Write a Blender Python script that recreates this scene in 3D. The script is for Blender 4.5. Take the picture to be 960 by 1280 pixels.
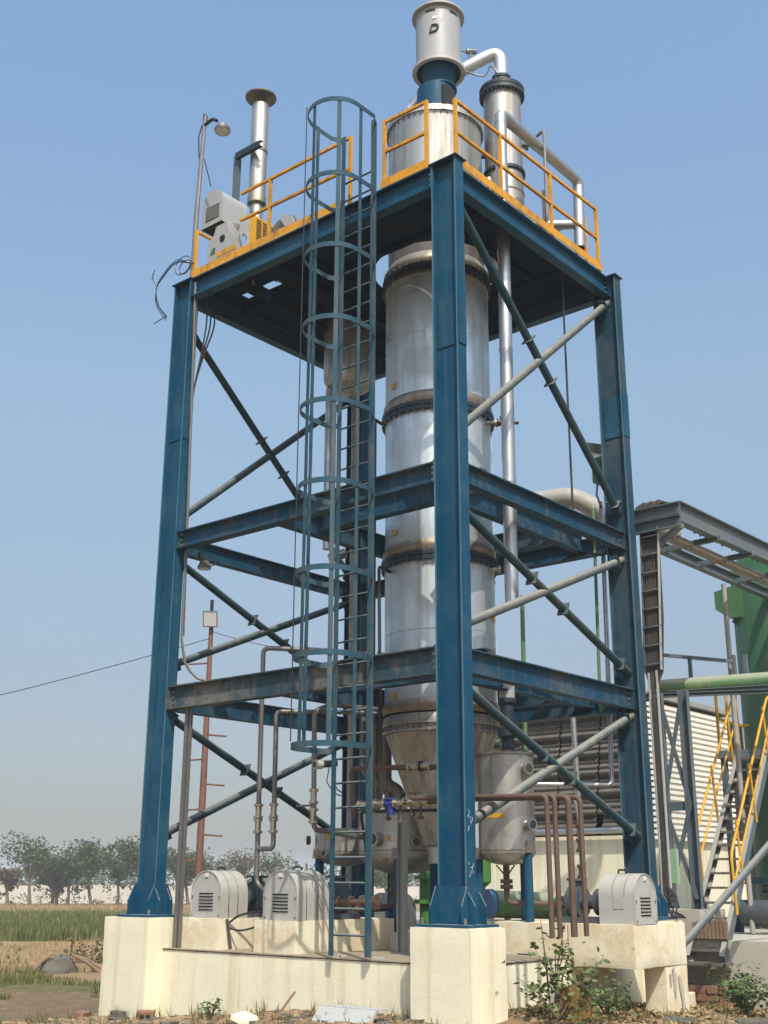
import bpy, bmesh, math, random
from mathutils import Vector, Matrix, noise
random.seed(7)
R = math.radians
scene = bpy.context.scene
COL = scene.collection
for o in list(bpy.data.objects):
    bpy.data.objects.remove(o)

# ------------------------------------------------------------------ camera
CAM = Vector((-8.2569, -6.163, 1.5289))
YAW, PITCH, ROLL, FPX = R(40.1957), R(17.4063), R(0.2256), 1471.15
fwd = Vector((math.cos(PITCH)*math.cos(YAW), math.cos(PITCH)*math.sin(YAW), math.sin(PITCH)))
rt = Vector((math.sin(YAW), -math.cos(YAW), 0)); upv = rt.cross(fwd)
r2 = math.cos(ROLL)*rt + math.sin(ROLL)*upv
u2 = -math.sin(ROLL)*rt + math.cos(ROLL)*upv
cd = bpy.data.cameras.new('camera'); cam = bpy.data.objects.new('camera', cd); COL.objects.link(cam)
mw = Matrix.Identity(4)
for i in range(3):
    mw[i][0] = r2[i]; mw[i][1] = u2[i]; mw[i][2] = -fwd[i]; mw[i][3] = CAM[i]
cam.matrix_world = mw
cd.sensor_fit = 'VERTICAL'; cd.sensor_height = 36.0; cd.sensor_width = 27.0
cd.lens = FPX/1280*36.0; cd.clip_start = 0.1; cd.clip_end = 6000
scene.camera = cam
scene.render.resolution_x = 768; scene.render.resolution_y = 1024

# ------------------------------------------------------------------ world, sun, exposure
TO_SUN = Vector((-0.47, -0.62, 1.0)).normalized()
SUN_EL = math.asin(TO_SUN.z); SUN_ROT = math.atan2(TO_SUN.x, TO_SUN.y)
w = bpy.data.worlds.new('World'); scene.world = w; w.use_nodes = True
nt = w.node_tree
sky = nt.nodes.new('ShaderNodeTexSky'); sky.sky_type = 'NISHITA'; sky.sun_disc = False
sky.sun_elevation = SUN_EL; sky.sun_rotation = SUN_ROT
sky.air_density = 1.0; sky.dust_density = 2.2; sky.ozone_density = 1.2; sky.altitude = 0
bg = nt.nodes['Background']; bg.inputs[1].default_value = 0.15
# dusty dry-season air: the sky is greyer and dimmer towards the horizon, all the way round
tcw = nt.nodes.new('ShaderNodeTexCoord'); sxw = nt.nodes.new('ShaderNodeSeparateXYZ'); nt.links.new(tcw.outputs['Generated'], sxw.inputs[0])
rw = nt.nodes.new('ShaderNodeValToRGB'); ew = rw.color_ramp.elements
for k_, (p_, c_) in enumerate(((0.0, (.40, .39, .41)), (.07, (.42, .40, .41)), (.15, (.51, .46, .44)), (.27, (.70, .655, .585)), (.39, (.90, .865, .745)), (.64, (1.0, 1.075, 1.03)))):
    e_ = ew[k_] if k_ < 2 else ew.new(p_)
    e_.position = p_; e_.color = (*c_, 1)
nt.links.new(sxw.outputs[2], rw.inputs[0])
mxw = nt.nodes.new('ShaderNodeMix'); mxw.data_type = 'RGBA'; mxw.blend_type = 'MULTIPLY'; mxw.inputs[0].default_value = 1.0; mxw.clamp_result = False
nt.links.new(sky.outputs[0], mxw.inputs[6]); nt.links.new(rw.outputs[0], mxw.inputs[7]); nt.links.new(mxw.outputs[2], bg.inputs[0])
sd = bpy.data.lights.new('sun', 'SUN'); sd.energy = 2.7; sd.angle = R(0.55); sd.color = (1.0, 0.93, 0.82)
sun = bpy.data.objects.new('sun', sd); COL.objects.link(sun)
sun.rotation_euler = (-TO_SUN).to_track_quat('-Z', 'Y').to_euler()
sun.location = (-20, -26, 42)
vs = scene.view_settings
vs.view_transform = 'Standard'; vs.look = 'None'; vs.gamma = 1.0; vs.exposure = 0.80; vs.use_curve_mapping = False

# ------------------------------------------------------------------ materials
def newmat(name):
    m = bpy.data.materials.new(name); m.use_nodes = True
    n = m.node_tree; return m, n, n.nodes['Principled BSDF']
def N(n, t, **kw):
    nd = n.nodes.new(t)
    for k, v in kw.items(): setattr(nd, k, v)
    return nd
def coords(n, sc=(1, 1, 1), kind='Object'):
    tc = N(n, 'ShaderNodeTexCoord'); mp = N(n, 'ShaderNodeMapping'); mp.inputs['Scale'].default_value = sc
    n.links.new(tc.outputs[kind], mp.inputs[0]); return mp.outputs[0]
def noise_n(n, vec, scale, detail=5, rough=0.6, dist=0):
    t = N(n, 'ShaderNodeTexNoise'); t.inputs['Scale'].default_value = scale; t.inputs['Detail'].default_value = detail
    t.inputs['Roughness'].default_value = rough; t.inputs['Distortion'].default_value = dist
    n.links.new(vec, t.inputs['Vector']); return t.outputs[0]
def ramp(n, fac, stops):
    r = N(n, 'ShaderNodeValToRGB'); e = r.color_ramp.elements
    while len(e) < len(stops): e.new(0.5)
    for k, (p, c) in enumerate(stops):
        e[k].position = p; e[k].color = (c[0], c[1], c[2], 1) if not isinstance(c, (int, float)) else (c, c, c, 1)
    n.links.new(fac, r.inputs[0]); return r.outputs[0]
def mixc(n, fac, a, b, mode='MIX'):
    m = N(n, 'ShaderNodeMix', data_type='RGBA', blend_type=mode)
    for sock, v in ((m.inputs[0], fac), (m.inputs[6], a), (m.inputs[7], b)):
        if isinstance(v, (int, float)): sock.default_value = v
        elif isinstance(v, tuple): sock.default_value = (*v, 1)
        else: n.links.new(v, sock)
    return m.outputs[2]
def bump(n, p, h, strength=0.2, dist=0.01):
    b = N(n, 'ShaderNodeBump'); b.inputs['Strength'].default_value = strength; b.inputs['Distance'].default_value = dist
    n.links.new(h, b.inputs['Height']); n.links.new(b.outputs[0], p.inputs['Normal'])
def paint(name, col, dirt=(0.22, 0.19, 0.15), amt=0.35, rough=0.45, spec=0.4, streak=True, top_dust=0.0, fade=0.12):
    m, n, p = newmat(name)
    v = coords(n)
    big = noise_n(n, v, 1.3, 4); fine = noise_n(n, v, 9, 8, 0.7)
    base = mixc(n, ramp(n, big, [(0.3, 0.0), (0.75, 1.0)]), col, tuple(min(1, c*(1+1.6*fade)+0.002) for c in col))
    msk = ramp(n, mixc(n, 0.5, fine, big), [(0.47, 0.0), (0.64, 1.0)])
    sc = N(n, 'ShaderNodeMath', operation='MULTIPLY'); sc.inputs[1].default_value = amt; n.links.new(msk, sc.inputs[0])
    c = mixc(n, sc.outputs[0], base, dirt)
    if streak:
        sv = coords(n, (14, 14, 0.5)); st = noise_n(n, sv, 1.0, 3)
        s2 = N(n, 'ShaderNodeMath', operation='MULTIPLY'); s2.inputs[1].default_value = amt*0.6
        n.links.new(ramp(n, st, [(0.54, 0.0), (0.66, 1.0)]), s2.inputs[0])
        c = mixc(n, s2.outputs[0], c, dirt)
    if top_dust > 0:
        g = N(n, 'ShaderNodeNewGeometry'); sx = N(n, 'ShaderNodeSeparateXYZ'); n.links.new(g.outputs['Normal'], sx.inputs[0])
        ad = N(n, 'ShaderNodeMath', operation='MULTIPLY_ADD'); ad.inputs[1].default_value = 0.5; n.links.new(fine, ad.inputs[0]); n.links.new(sx.outputs[2], ad.inputs[2])
        t = N(n, 'ShaderNodeMath', operation='MULTIPLY'); t.inputs[1].default_value = top_dust
        n.links.new(ramp(n, ad.outputs[0], [(0.35, 0.0), (0.95, 1.0)]), t.inputs[0])
        c = mixc(n, t.outputs[0], c, (0.42, 0.38, 0.31))
    n.links.new(c, p.inputs['Base Color'])
    rr = ramp(n, fine, [(0.3, rough-0.06), (0.8, min(1, rough+0.25))]); n.links.new(rr, p.inputs['Roughness'])
    p.inputs['Specular IOR Level'].default_value = spec
    bump(n, p, fine, 0.08, 0.01)
    return m
def metal(name, col, rough=0.35, stain=(0.22, 0.17, 0.11), amt=0.5, aniso=True, met=0.9, sc=1.0):
    m, n, p = newmat(name)
    v = coords(n)
    big = noise_n(n, v, 2.2*sc, 6, 0.62, 0.4); sv = coords(n, (11*sc, 11*sc, 0.55*sc)); st = noise_n(n, sv, 1.0, 5, 0.65)
    fine = noise_n(n, v, 22*sc, 6)
    c = mixc(n, ramp(n, big, [(0.38, 0.0), (0.62, 1.0)]), tuple(min(1, x*1.06) for x in col), tuple(x*0.86 for x in col))
    s = N(n, 'ShaderNodeMath', operation='MULTIPLY'); s.inputs[1].default_value = amt
    n.links.new(ramp(n, st, [(0.46, 0.0), (0.64, 1.0)]), s.inputs[0])
    c = mixc(n, s.outputs[0], c, stain)
    n.links.new(c, p.inputs['Base Color']); p.inputs['Metallic'].default_value = met
    rr = ramp(n, big, [(0.36, max(0.05, rough-0.14)), (0.64, rough+0.16)])
    r2_ = mixc(n, s.outputs[0], rr, (0.75, 0.75, 0.75))
    n.links.new(r2_, p.inputs['Roughness'])
    bump(n, p, fine, 0.05, 0.01)
    return m
def rusty(name, col, col2, rough=0.7, met=0.2):
    m, n, p = newmat(name); v = coords(n)
    a = noise_n(n, v, 5, 7, 0.7); b = noise_n(n, v, 30, 6)
    c = mixc(n, ramp(n, a, [(0.35, 0.0), (0.68, 1.0)]), col, col2)
    n.links.new(mixc(n, 0.25, c, b, 'OVERLAY'), p.inputs['Base Color']); p.inputs['Roughness'].default_value = rough
    p.inputs['Metallic'].default_value = met; bump(n, p, b, 0.2, 0.004); return m
def concrete(name, col, stain, rust=None, amt=0.5, rustamt=0.0):
    m, n, p = newmat(name); v = coords(n)
    a = noise_n(n, v, 1.6, 6, 0.65); f = noise_n(n, v, 34, 8, 0.75)
    c = mixc(n, ramp(n, a, [(0.35, 0.0), (0.75, 1.0)]), col, tuple(x*0.88 for x in col))
    sv = coords(n, (6, 6, 0.22)); st = noise_n(n, sv, 1.0, 7, 0.72)
    s = N(n, 'ShaderNodeMath', operation='MULTIPLY'); s.inputs[1].default_value = amt
    n.links.new(ramp(n, st, [(0.49, 0.0), (0.64, 1.0)]), s.inputs[0])
    c = mixc(n, s.outputs[0], c, stain)
    if rust:
        q = noise_n(n, v, 2.6, 8, 0.75, 0.3)
        s2 = N(n, 'ShaderNodeMath', operation='MULTIPLY'); s2.inputs[1].default_value = rustamt
        n.links.new(ramp(n, q, [(0.46, 0.0), (0.60, 1.0)]), s2.inputs[0])
        c = mixc(n, s2.outputs[0], c, rust)
    c = mixc(n, 0.22, c, f, 'OVERLAY')
    n.links.new(c, p.inputs['Base Color']); p.inputs['Roughness'].default_value = 0.9
    p.inputs['Specular IOR Level'].default_value = 0.2
    hh = N(n, 'ShaderNodeMath', operation='ADD'); n.links.new(a, hh.inputs[0]); n.links.new(f, hh.inputs[1])
    bump(n, p, hh.outputs[0], 0.28, 0.012); return m
def leafmat(name, c1, c2, c3):
    m, n, p = newmat(name)
    g = N(n, 'ShaderNodeNewGeometry')
    c = ramp(n, g.outputs['Random Per Island'], [(0.0, c1), (0.55, c2), (1.0, c3)])
    n.links.new(c, p.inputs['Base Color']); p.inputs['Roughness'].default_value = 0.6
    p.inputs['Specular IOR Level'].default_value = 0.25
    tr = N(n, 'ShaderNodeBsdfTranslucent'); n.links.new(c, tr.inputs[0])
    mx = N(n, 'ShaderNodeMixShader'); mx.inputs[0].default_value = 0.25
    out = n.nodes['Material Output']
    n.links.new(p.outputs[0], mx.inputs[1]); n.links.new(tr.outputs[0], mx.inputs[2]); n.links.new(mx.outputs[0], out.inputs[0])
    return m
def plain(name, col, rough=0.5, met=0.0, emit=None):
    m, n, p = newmat(name); v = coords(n); f = noise_n(n, v, 25, 5)
    c = mixc(n, ramp(n, f, [(0.3, 0.0), (0.8, 1.0)]), col, tuple(x*0.8 for x in col))
    n.links.new(c, p.inputs['Base Color']); p.inputs['Roughness'].default_value = rough; p.inputs['Metallic'].default_value = met
    return m

M = {}
M['blue'] = paint('blue_paint', (0.0026, 0.046, 0.094), dirt=(0.045, 0.095, 0.12), amt=0.5, rough=0.45, spec=0.18, top_dust=0.45, fade=0.25)
M['litwornedge'] = paint('lit_chalky_edge_paint', (0.045, 0.13, 0.175), dirt=(0.10, 0.15, 0.17), amt=0.6, rough=0.6, spec=0.15)  # flange-tip highlight put into a paler colour, together with chalky wear
M['beamblue'] = paint('weathered_blue_paint', (0.005, 0.044, 0.084), dirt=(0.11, 0.105, 0.09), amt=0.6, rough=0.55, spec=0.15, top_dust=0.6)
M['oldbeam'] = paint('sun_bleached_beam_paint', (0.022, 0.050, 0.072), dirt=(0.17, 0.15, 0.12), amt=0.85, rough=0.6, spec=0.15, top_dust=0.6)
M['dullblue'] = paint('dusty_blue_paint', (0.010, 0.042, 0.072), dirt=(0.07, 0.085, 0.095), amt=0.6, rough=0.55, spec=0.15, top_dust=0.5)
M['ladder'] = paint('ladder_paint', (0.018, 0.062, 0.092), dirt=(0.13, 0.12, 0.10), amt=0.5, rough=0.6, spec=0.15, top_dust=0.5)
M['brace'] = paint('brace_paint', (0.012, 0.042, 0.056), dirt=(0.09, 0.085, 0.075), amt=0.4, rough=0.5, spec=0.15, top_dust=0.3)
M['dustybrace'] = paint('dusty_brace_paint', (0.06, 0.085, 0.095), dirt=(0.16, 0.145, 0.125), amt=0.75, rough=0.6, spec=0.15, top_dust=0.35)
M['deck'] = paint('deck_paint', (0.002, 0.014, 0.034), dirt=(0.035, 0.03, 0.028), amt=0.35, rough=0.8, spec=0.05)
M['yellow'] = paint('yellow_paint', (0.54, 0.255, 0.010), dirt=(0.17, 0.09, 0.03), amt=0.7, rough=0.5)
M['stairyellow'] = paint('bright_yellow_paint', (0.54, 0.28, 0.012), dirt=(0.22, 0.12, 0.04), amt=0.55, rough=0.5)
M['steel'] = metal('stainless_steel', (0.60, 0.655, 0.68), 0.50, (0.38, 0.37, 0.35), 0.42)
M['dirtysteel'] = metal('stained_stainless_steel', (0.45, 0.44, 0.415), 0.46, (0.22, 0.185, 0.145), 0.65)
M['tan'] = metal('heat_tinted_steel', (0.33, 0.30, 0.25), 0.5, (0.20, 0.16, 0.115), 0.6)
M['shadesteel'] = metal('shadow_toned_steel', (0.14, 0.125, 0.11), 0.6, (0.07, 0.055, 0.045), 0.7, met=0.6)  # shadow on the shell at the deck opening, put into the steel colour
M['galv'] = metal('galvanised_steel', (0.44, 0.455, 0.465), 0.40, (0.42, 0.41, 0.40), 0.35, sc=1.6)
M['greysteel'] = metal('grey_pipe_steel', (0.20, 0.195, 0.185), 0.48, (0.13, 0.105, 0.08), 0.6, met=0.6)
M['flange'] = paint('dark_flange_paint', (0.008, 0.024, 0.040), dirt=(0.06, 0.05, 0.04), amt=0.4, rough=0.5)
M['bolt'] = metal('bolt_steel', (0.42, 0.41, 0.39), 0.4, (0.2, 0.15, 0.1), 0.5)
M['hood'] = paint('grey_fibreglass', (0.36, 0.36, 0.345), dirt=(0.25, 0.205, 0.145), amt=0.42, rough=0.42, top_dust=0.25, fade=0.04)
M['white'] = paint('white_paint', (0.31, 0.32, 0.325), dirt=(0.24, 0.225, 0.20), amt=0.25, rough=0.4, fade=0.04)
M['cream'] = concrete('cream_limewashed_concrete', (0.73, 0.685, 0.52), (0.50, 0.395, 0.24), None, 0.55)
M['creamstain'] = concrete('rust_speckled_concrete', (0.70, 0.655, 0.50), (0.50, 0.39, 0.23), (0.50, 0.35, 0.165), 0.45, 0.5)
M['slab'] = concrete('dirty_slab_concrete', (0.30, 0.25, 0.18), (0.16, 0.12, 0.08), None, 0.6)
M['greyconc'] = concrete('grey_concrete', (0.42, 0.40, 0.34), (0.28, 0.24, 0.18), None, 0.4)
M['rustpipe'] = rusty('brown_rust_pipe', (0.085, 0.048, 0.036), (0.13, 0.085, 0.062))
M['mast'] = rusty('red_oxide_pole', (0.14, 0.055, 0.038), (0.19, 0.095, 0.07))
M['pump'] = rusty('old_blue_pump_iron', (0.035, 0.07, 0.10), (0.10, 0.09, 0.08), 0.5)
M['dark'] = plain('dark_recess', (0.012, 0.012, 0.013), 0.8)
M['black'] = plain('black_cable', (0.018, 0.018, 0.02), 0.5)
M['green'] = paint('green_paint', (0.028, 0.112, 0.046), dirt=(0.18, 0.15, 0.07), amt=0.35, rough=0.45)
M['palegreen'] = paint('pale_green_paint', (0.055, 0.135, 0.05), dirt=(0.25, 0.22, 0.12), amt=0.35, rough=0.5, top_dust=0.5)
M['boxgreen'] = paint('faded_mint_paint', (0.22, 0.36, 0.23), amt=0.25)
M['brightgreen'] = paint('bright_green_paint', (0.045, 0.165, 0.028), dirt=(0.2, 0.2, 0.08), amt=0.2, rough=0.45)
M['valveblue'] = paint('bright_blue_paint', (0.018, 0.03, 0.22), amt=0.35, rough=0.4)
M['skyblue'] = paint('sky_blue_paint', (0.04, 0.13, 0.27), amt=0.15, rough=0.4)
M['brass'] = metal('valve_steel', (0.50, 0.45, 0.36), 0.35, (0.25, 0.16, 0.09), 0.6)
M['grey'] = paint('grey_blue_paint', (0.075, 0.105, 0.125), dirt=(0.17, 0.15, 0.12), amt=0.4, rough=0.5, top_dust=0.5)
M['duct'] = paint('beige_pipe_paint', (0.27, 0.26, 0.235), dirt=(0.17, 0.145, 0.11), amt=0.4, rough=0.5)
M['louvre'] = rusty('dirty_louvre_sheet', (0.075, 0.066, 0.056), (0.135, 0.12, 0.102), 0.8, 0.0)
M['corr'] = paint('white_corrugated_sheet', (0.74, 0.71, 0.64), dirt=(0.46, 0.40, 0.31), amt=0.25, rough=0.6, fade=0.03)
M['plate'] = plain('yellow_placard', (0.50, 0.30, 0.02), 0.5)
M['glass'] = plain('sight_glass', (0.05, 0.07, 0.06), 0.08)
M['lens'] = plain('lamp_lens', (0.62, 0.63, 0.60), 0.15)
M['brick'] = rusty('red_brick', (0.17, 0.075, 0.045), (0.27, 0.16, 0.10), 0.9, 0.0)
M['wood'] = rusty('weathered_wood', (0.16, 0.10, 0.06), (0.26, 0.18, 0.12), 0.9, 0.0)
M['stone'] = concrete('grey_stone', (0.13, 0.118, 0.10), (0.075, 0.062, 0.048), None, 0.7)
M['orange'] = paint('orange_paint', (0.55, 0.20, 0.04), amt=0.3)
M['leaf'] = leafmat('shrub_leaf', (0.06, 0.095, 0.03), (0.10, 0.145, 0.055), (0.19, 0.22, 0.10))
M['treeleaf'] = leafmat('tree_leaf', (0.035, 0.065, 0.018), (0.06, 0.095, 0.028), (0.11, 0.135, 0.05))
M['dryleaf'] = leafmat('dry_leaf', (0.07, 0.055, 0.028), (0.12, 0.088, 0.05), (0.15, 0.125, 0.065))
M['crop'] = leafmat('crop_blade', (0.075, 0.095, 0.025), (0.12, 0.14, 0.045), (0.25, 0.215, 0.09))
M['straw'] = leafmat('dry_straw', (0.28, 0.18, 0.08), (0.34, 0.24, 0.11), (0.40, 0.30, 0.16))
M['bark'] = rusty('tree_bark', (0.10, 0.075, 0.05), (0.17, 0.13, 0.09), 0.9, 0.0)
M['wallwhite'] = concrete('white_compound_wall', (0.52, 0.49, 0.44), (0.42, 0.36, 0.28), None, 0.5)
M['cableduct'] = rusty('dusty_cable_bundle', (0.022, 0.02, 0.02), (0.06, 0.052, 0.046), 0.8, 0.0)
M['greypost'] = paint('worn_grey_post', (0.20, 0.205, 0.195), dirt=(0.10, 0.10, 0.095), amt=0.5)
M['lidboard'] = plain('grey_plastic_board', (0.40, 0.41, 0.40), 0.6)

# ------------------------------------------------------------------ mesh helpers
class MB:
    def __init__(s): s.v = []; s.f = []
    def add(s, vs, fs):
        b = len(s.v); s.v += [Vector(x) for x in vs]; s.f += [tuple(i+b for i in f) for f in fs]; return s
    def box(s, lo, hi):
        (a, b, c), (d, e, f) = lo, hi
        return s.add([(a,b,c),(d,b,c),(d,e,c),(a,e,c),(a,b,f),(d,b,f),(d,e,f),(a,e,f)],
                     [(0,3,2,1),(4,5,6,7),(0,1,5,4),(1,2,6,5),(2,3,7,6),(3,0,4,7)])
    def obox(s, c, ax, ay, az):      # centre and three half-axis vectors
        c = Vector(c); ax, ay, az = Vector(ax), Vector(ay), Vector(az)
        if ax.cross(ay).dot(az) < 0: ax = -ax
        p = [c+i*ax+j*ay+k*az for k in (-1,1) for j in (-1,1) for i in (-1,1)]
        return s.add(p, [(0,2,3,1),(4,5,7,6),(0,1,5,4),(1,3,7,5),(3,2,6,7),(2,0,4,6)])
    def bar(s, p, q, w, h, up=(0,0,1)):   # rectangular bar from p to q
        p, q = Vector(p), Vector(q); d = (q-p); u = Vector(up)
        side = d.cross(u)
        if side.length < 1e-6: side = d.cross(Vector((1,0,0)))
        side.normalize(); u = side.cross(d).normalized()
        return s.obox((p+q)/2, d/2, side*w/2, u*h/2)
    def cyl(s, p, q, r, r2=None, seg=16, caps=True):
        p, q = Vector(p), Vector(q); r2 = r if r2 is None else r2
        d = (q-p).normalized(); a = d.orthogonal().normalized(); b = d.cross(a)
        vs = []; fs = []
        for k in range(seg):
            t = 2*math.pi*k/seg; o = math.cos(t)*a+math.sin(t)*b
            vs += [p+o*r, q+o*r2]
        for k in range(seg):
            j = (k+1) % seg; fs.append((2*k, 2*j, 2*j+1, 2*k+1))
        if caps:
            fs.append(tuple(2*k for k in range(seg))[::-1]); fs.append(tuple(2*k+1 for k in range(seg)))
        return s.add(vs, fs)
    def lathe(s, prof, c, seg=48, a0=0, a1=2*math.pi):   # prof: (r, z) bottom to top
        cx, cy = c[0], c[1]; n = len(prof); vs = []; fs = []
        full = abs(a1-a0-2*math.pi) < 1e-6; m = seg if full else seg+1
        for k in range(m):
            t = a0+(a1-a0)*k/seg
            for r, z in prof: vs.append((cx+r*math.cos(t), cy+r*math.sin(t), z))
        for k in range(seg):
            j = (k+1) % m
            for i in range(n-1):
                if prof[i][0] < 1e-6 and prof[i+1][0] < 1e-6: continue
                fs.append((k*n+i, j*n+i, j*n+i+1, k*n+i+1))
        return s.add(vs, fs)
    def tube(s, pts, r, seg=10, caps=True, radii=None):
        pts = [Vector(p) for p in pts]; n = len(pts)
        tang = []
        for i in range(n):
            a = pts[max(i-1, 0)]; b = pts[min(i+1, n-1)]; tang.append((b-a).normalized())
        a = tang[0].orthogonal().normalized(); vs = []; fs = []
        for i in range(n):
            a = (a - tang[i]*a.dot(tang[i]))
            if a.length < 1e-6: a = tang[i].orthogonal()
            a.normalize(); b = tang[i].cross(a); rr = radii[i] if radii else r
            for k in range(seg):
                t = 2*math.pi*k/seg; vs.append(pts[i]+(a*math.cos(t)+b*math.sin(t))*rr)
        for i in range(n-1):
            for k in range(seg):
                j = (k+1) % seg; fs.append((i*seg+k, i*seg+j, (i+1)*seg+j, (i+1)*seg+k))
        if caps:
            fs.append(tuple(range(seg))[::-1]); fs.append(tuple((n-1)*seg+k for k in range(seg)))
        return s.add(vs, fs)
    def pipe(s, pts, r, bend=None, seg=12, n=6, caps=True):   # polyline with rounded elbows
        pts = [Vector(p) for p in pts]; bend = bend or r*2.2; out = [pts[0]]
        for i in range(1, len(pts)-1):
            p, a, b = pts[i], pts[i-1], pts[i+1]
            da = (a-p); db = (b-p); t = min(bend, da.length*0.49, db.length*0.49)
            A = p+da.normalized()*t; B = p+db.normalized()*t
            for k in range(n+1):
                u = k/n; out.append(A*(1-u)**2+p*2*u*(1-u)+B*u*u)
        out.append(pts[-1]); return s.tube(out, r, seg, caps)
    def prism(s, poly, ext):          # planar polygon of 3-D points extruded by a vector
        poly = [Vector(p) for p in poly]; e = Vector(ext); n = len(poly)
        nrm = Vector((0,0,0))
        for i in range(n): nrm += (poly[i]-poly[0]).cross(poly[(i+1) % n]-poly[0])
        if nrm.dot(e) > 0: poly = poly[::-1]
        fs = [tuple(range(n)), tuple(range(2*n-1, n-1, -1))]
        for i in range(n): j = (i+1) % n; fs.append((i, i+n, j+n, j))
        return s.add(poly+[p+e for p in poly], fs)
    def hbeam(s, p, q, dep, bf, tw, tf, up=(0,0,1)):
        p, q = Vector(p), Vector(q); d = (q-p); side = d.cross(Vector(up)).normalized(); u = side.cross(d).normalized()
        c = (p+q)/2
        s.obox(c, d/2, side*tw/2, u*(dep/2-tf)); s.obox(c+u*(dep/2-tf/2), d/2, side*bf/2, u*tf/2)
        s.obox(c-u*(dep/2-tf/2), d/2, side*bf/2, u*tf/2); return s
    def channel(s, p, q, dep, bf, t, up=(0,0,1), flip=1):
        p, q = Vector(p), Vector(q); d = (q-p); side = d.cross(Vector(up)).normalized()*flip; u = side.cross(d).normalized()
        c = (p+q)/2
        s.obox(c, d/2, side*t/2, u*(dep/2))
        s.obox(c+u*(dep/2-t/2)+side*(bf/2+t/2), d/2, side*bf/2, u*t/2)
        s.obox(c-u*(dep/2-t/2)+side*(bf/2+t/2), d/2, side*bf/2, u*t/2); return s
    def ringbolts(s, c, r, z0, z1, n, br=0.012, seg=6):
        for k in range(n):
            t = 2*math.pi*(k+0.5)/n; x = c[0]+r*math.cos(t); y = c[1]+r*math.sin(t)
            s.cyl((x, y, z0), (x, y, z1), br, seg=seg)
        return s

def smooth(pts, n=5):
    P = [Vector(p) for p in pts]; P = [P[0]*2-P[1]]+P+[P[-1]*2-P[-2]]; out = []
    for i in range(1, len(P)-2):
        for k in range(n):
            t = k/n; a, b, c, d = P[i-1:i+3]
            out.append(.5*((2*b)+(c-a)*t+(2*a-5*b+4*c-d)*t*t+(3*b-a-3*c+d)*t**3))
    return out+[P[-2]]
ORG = {}
def tag(o, label=None, cat=None, group=None, kind=None):
    if label: o['label'] = label
    if cat: o['category'] = cat
    if group: o['group'] = group
    if kind: o['kind'] = kind
    return o
def thing(name, label, cat, loc, group=None):
    o = bpy.data.objects.new(name, None); COL.objects.link(o); o.location = loc; o.empty_display_size = 0.2
    ORG[o.name] = Vector(loc); return tag(o, label, cat, group)
def obj(name, mb, mat, parent=None, loc=None, kind=None, label=None, smooth=True, angle=35):
    me = bpy.data.meshes.new(name)
    org = ORG[parent.name] if parent else Vector(loc or (0, 0, 0))
    me.from_pydata([v-org for v in mb.v], [], mb.f); me.update()
    if smooth:
        me.polygons.foreach_set('use_smooth', [True]*len(me.polygons)); me.set_sharp_from_angle(angle=R(angle))
    me.materials.append(M[mat] if isinstance(mat, str) else mat)
    o = bpy.data.objects.new(name, me); COL.objects.link(o)
    if parent: o.parent = parent
    else: o.location = org
    ORG[o.name] = org
    if kind: o['kind'] = kind
    if label: o['label'] = label
    return o
def dup_tree(o, parent=None, off=None):
    c = o.copy(); COL.objects.link(c)
    if parent: c.parent = parent
    if off is not None: c.location = Vector(o.location)+Vector(off)
    ORG[c.name] = ORG[o.name]+(Vector(off) if off is not None else Vector((0, 0, 0)))
    for ch in list(o.children): dup_tree(ch, c)
    return c

# ------------------------------------------------------------------ dimensions of the tower
A, B = 3.964, 3.166          # centre distances near-left and near-right
ZT, ZP, ZS = 8.454, 1.17, 0.865
CH, CF = 0.15, 0.067         # column half depth (y) and half flange width (x)
FIELD = Vector((0.6, 0.8))   # the way the field bands lie
CF2 = Vector((CAM.x, CAM.y))
PROF = [(-50, .10), (13, .13), (15, .0), (20, .0), (24, .05), (27.5, .25), (32, .2), (54, .1), (105, -.33), (220, -.4), (3000, -.4)]
def gz(x, y):
    s = (Vector((x, y))-CF2).dot(FIELD); z = PROF[-1][1]
    for (a, za), (b, zb) in zip(PROF, PROF[1:]):
        if a <= s < b:
            t = (s-a)/(b-a); t = t*t*(3-2*t); z = za+(zb-za)*t; break
    d = math.hypot(x-0.8, y-0.2)
    z += 0.36*math.exp(-(d/3.2)**2)
    if d < 40: z += 0.05*noise.noise((x*0.9, y*0.9, 0))+0.02*noise.noise((x*3.1, y*3.1, 4))
    return z

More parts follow.
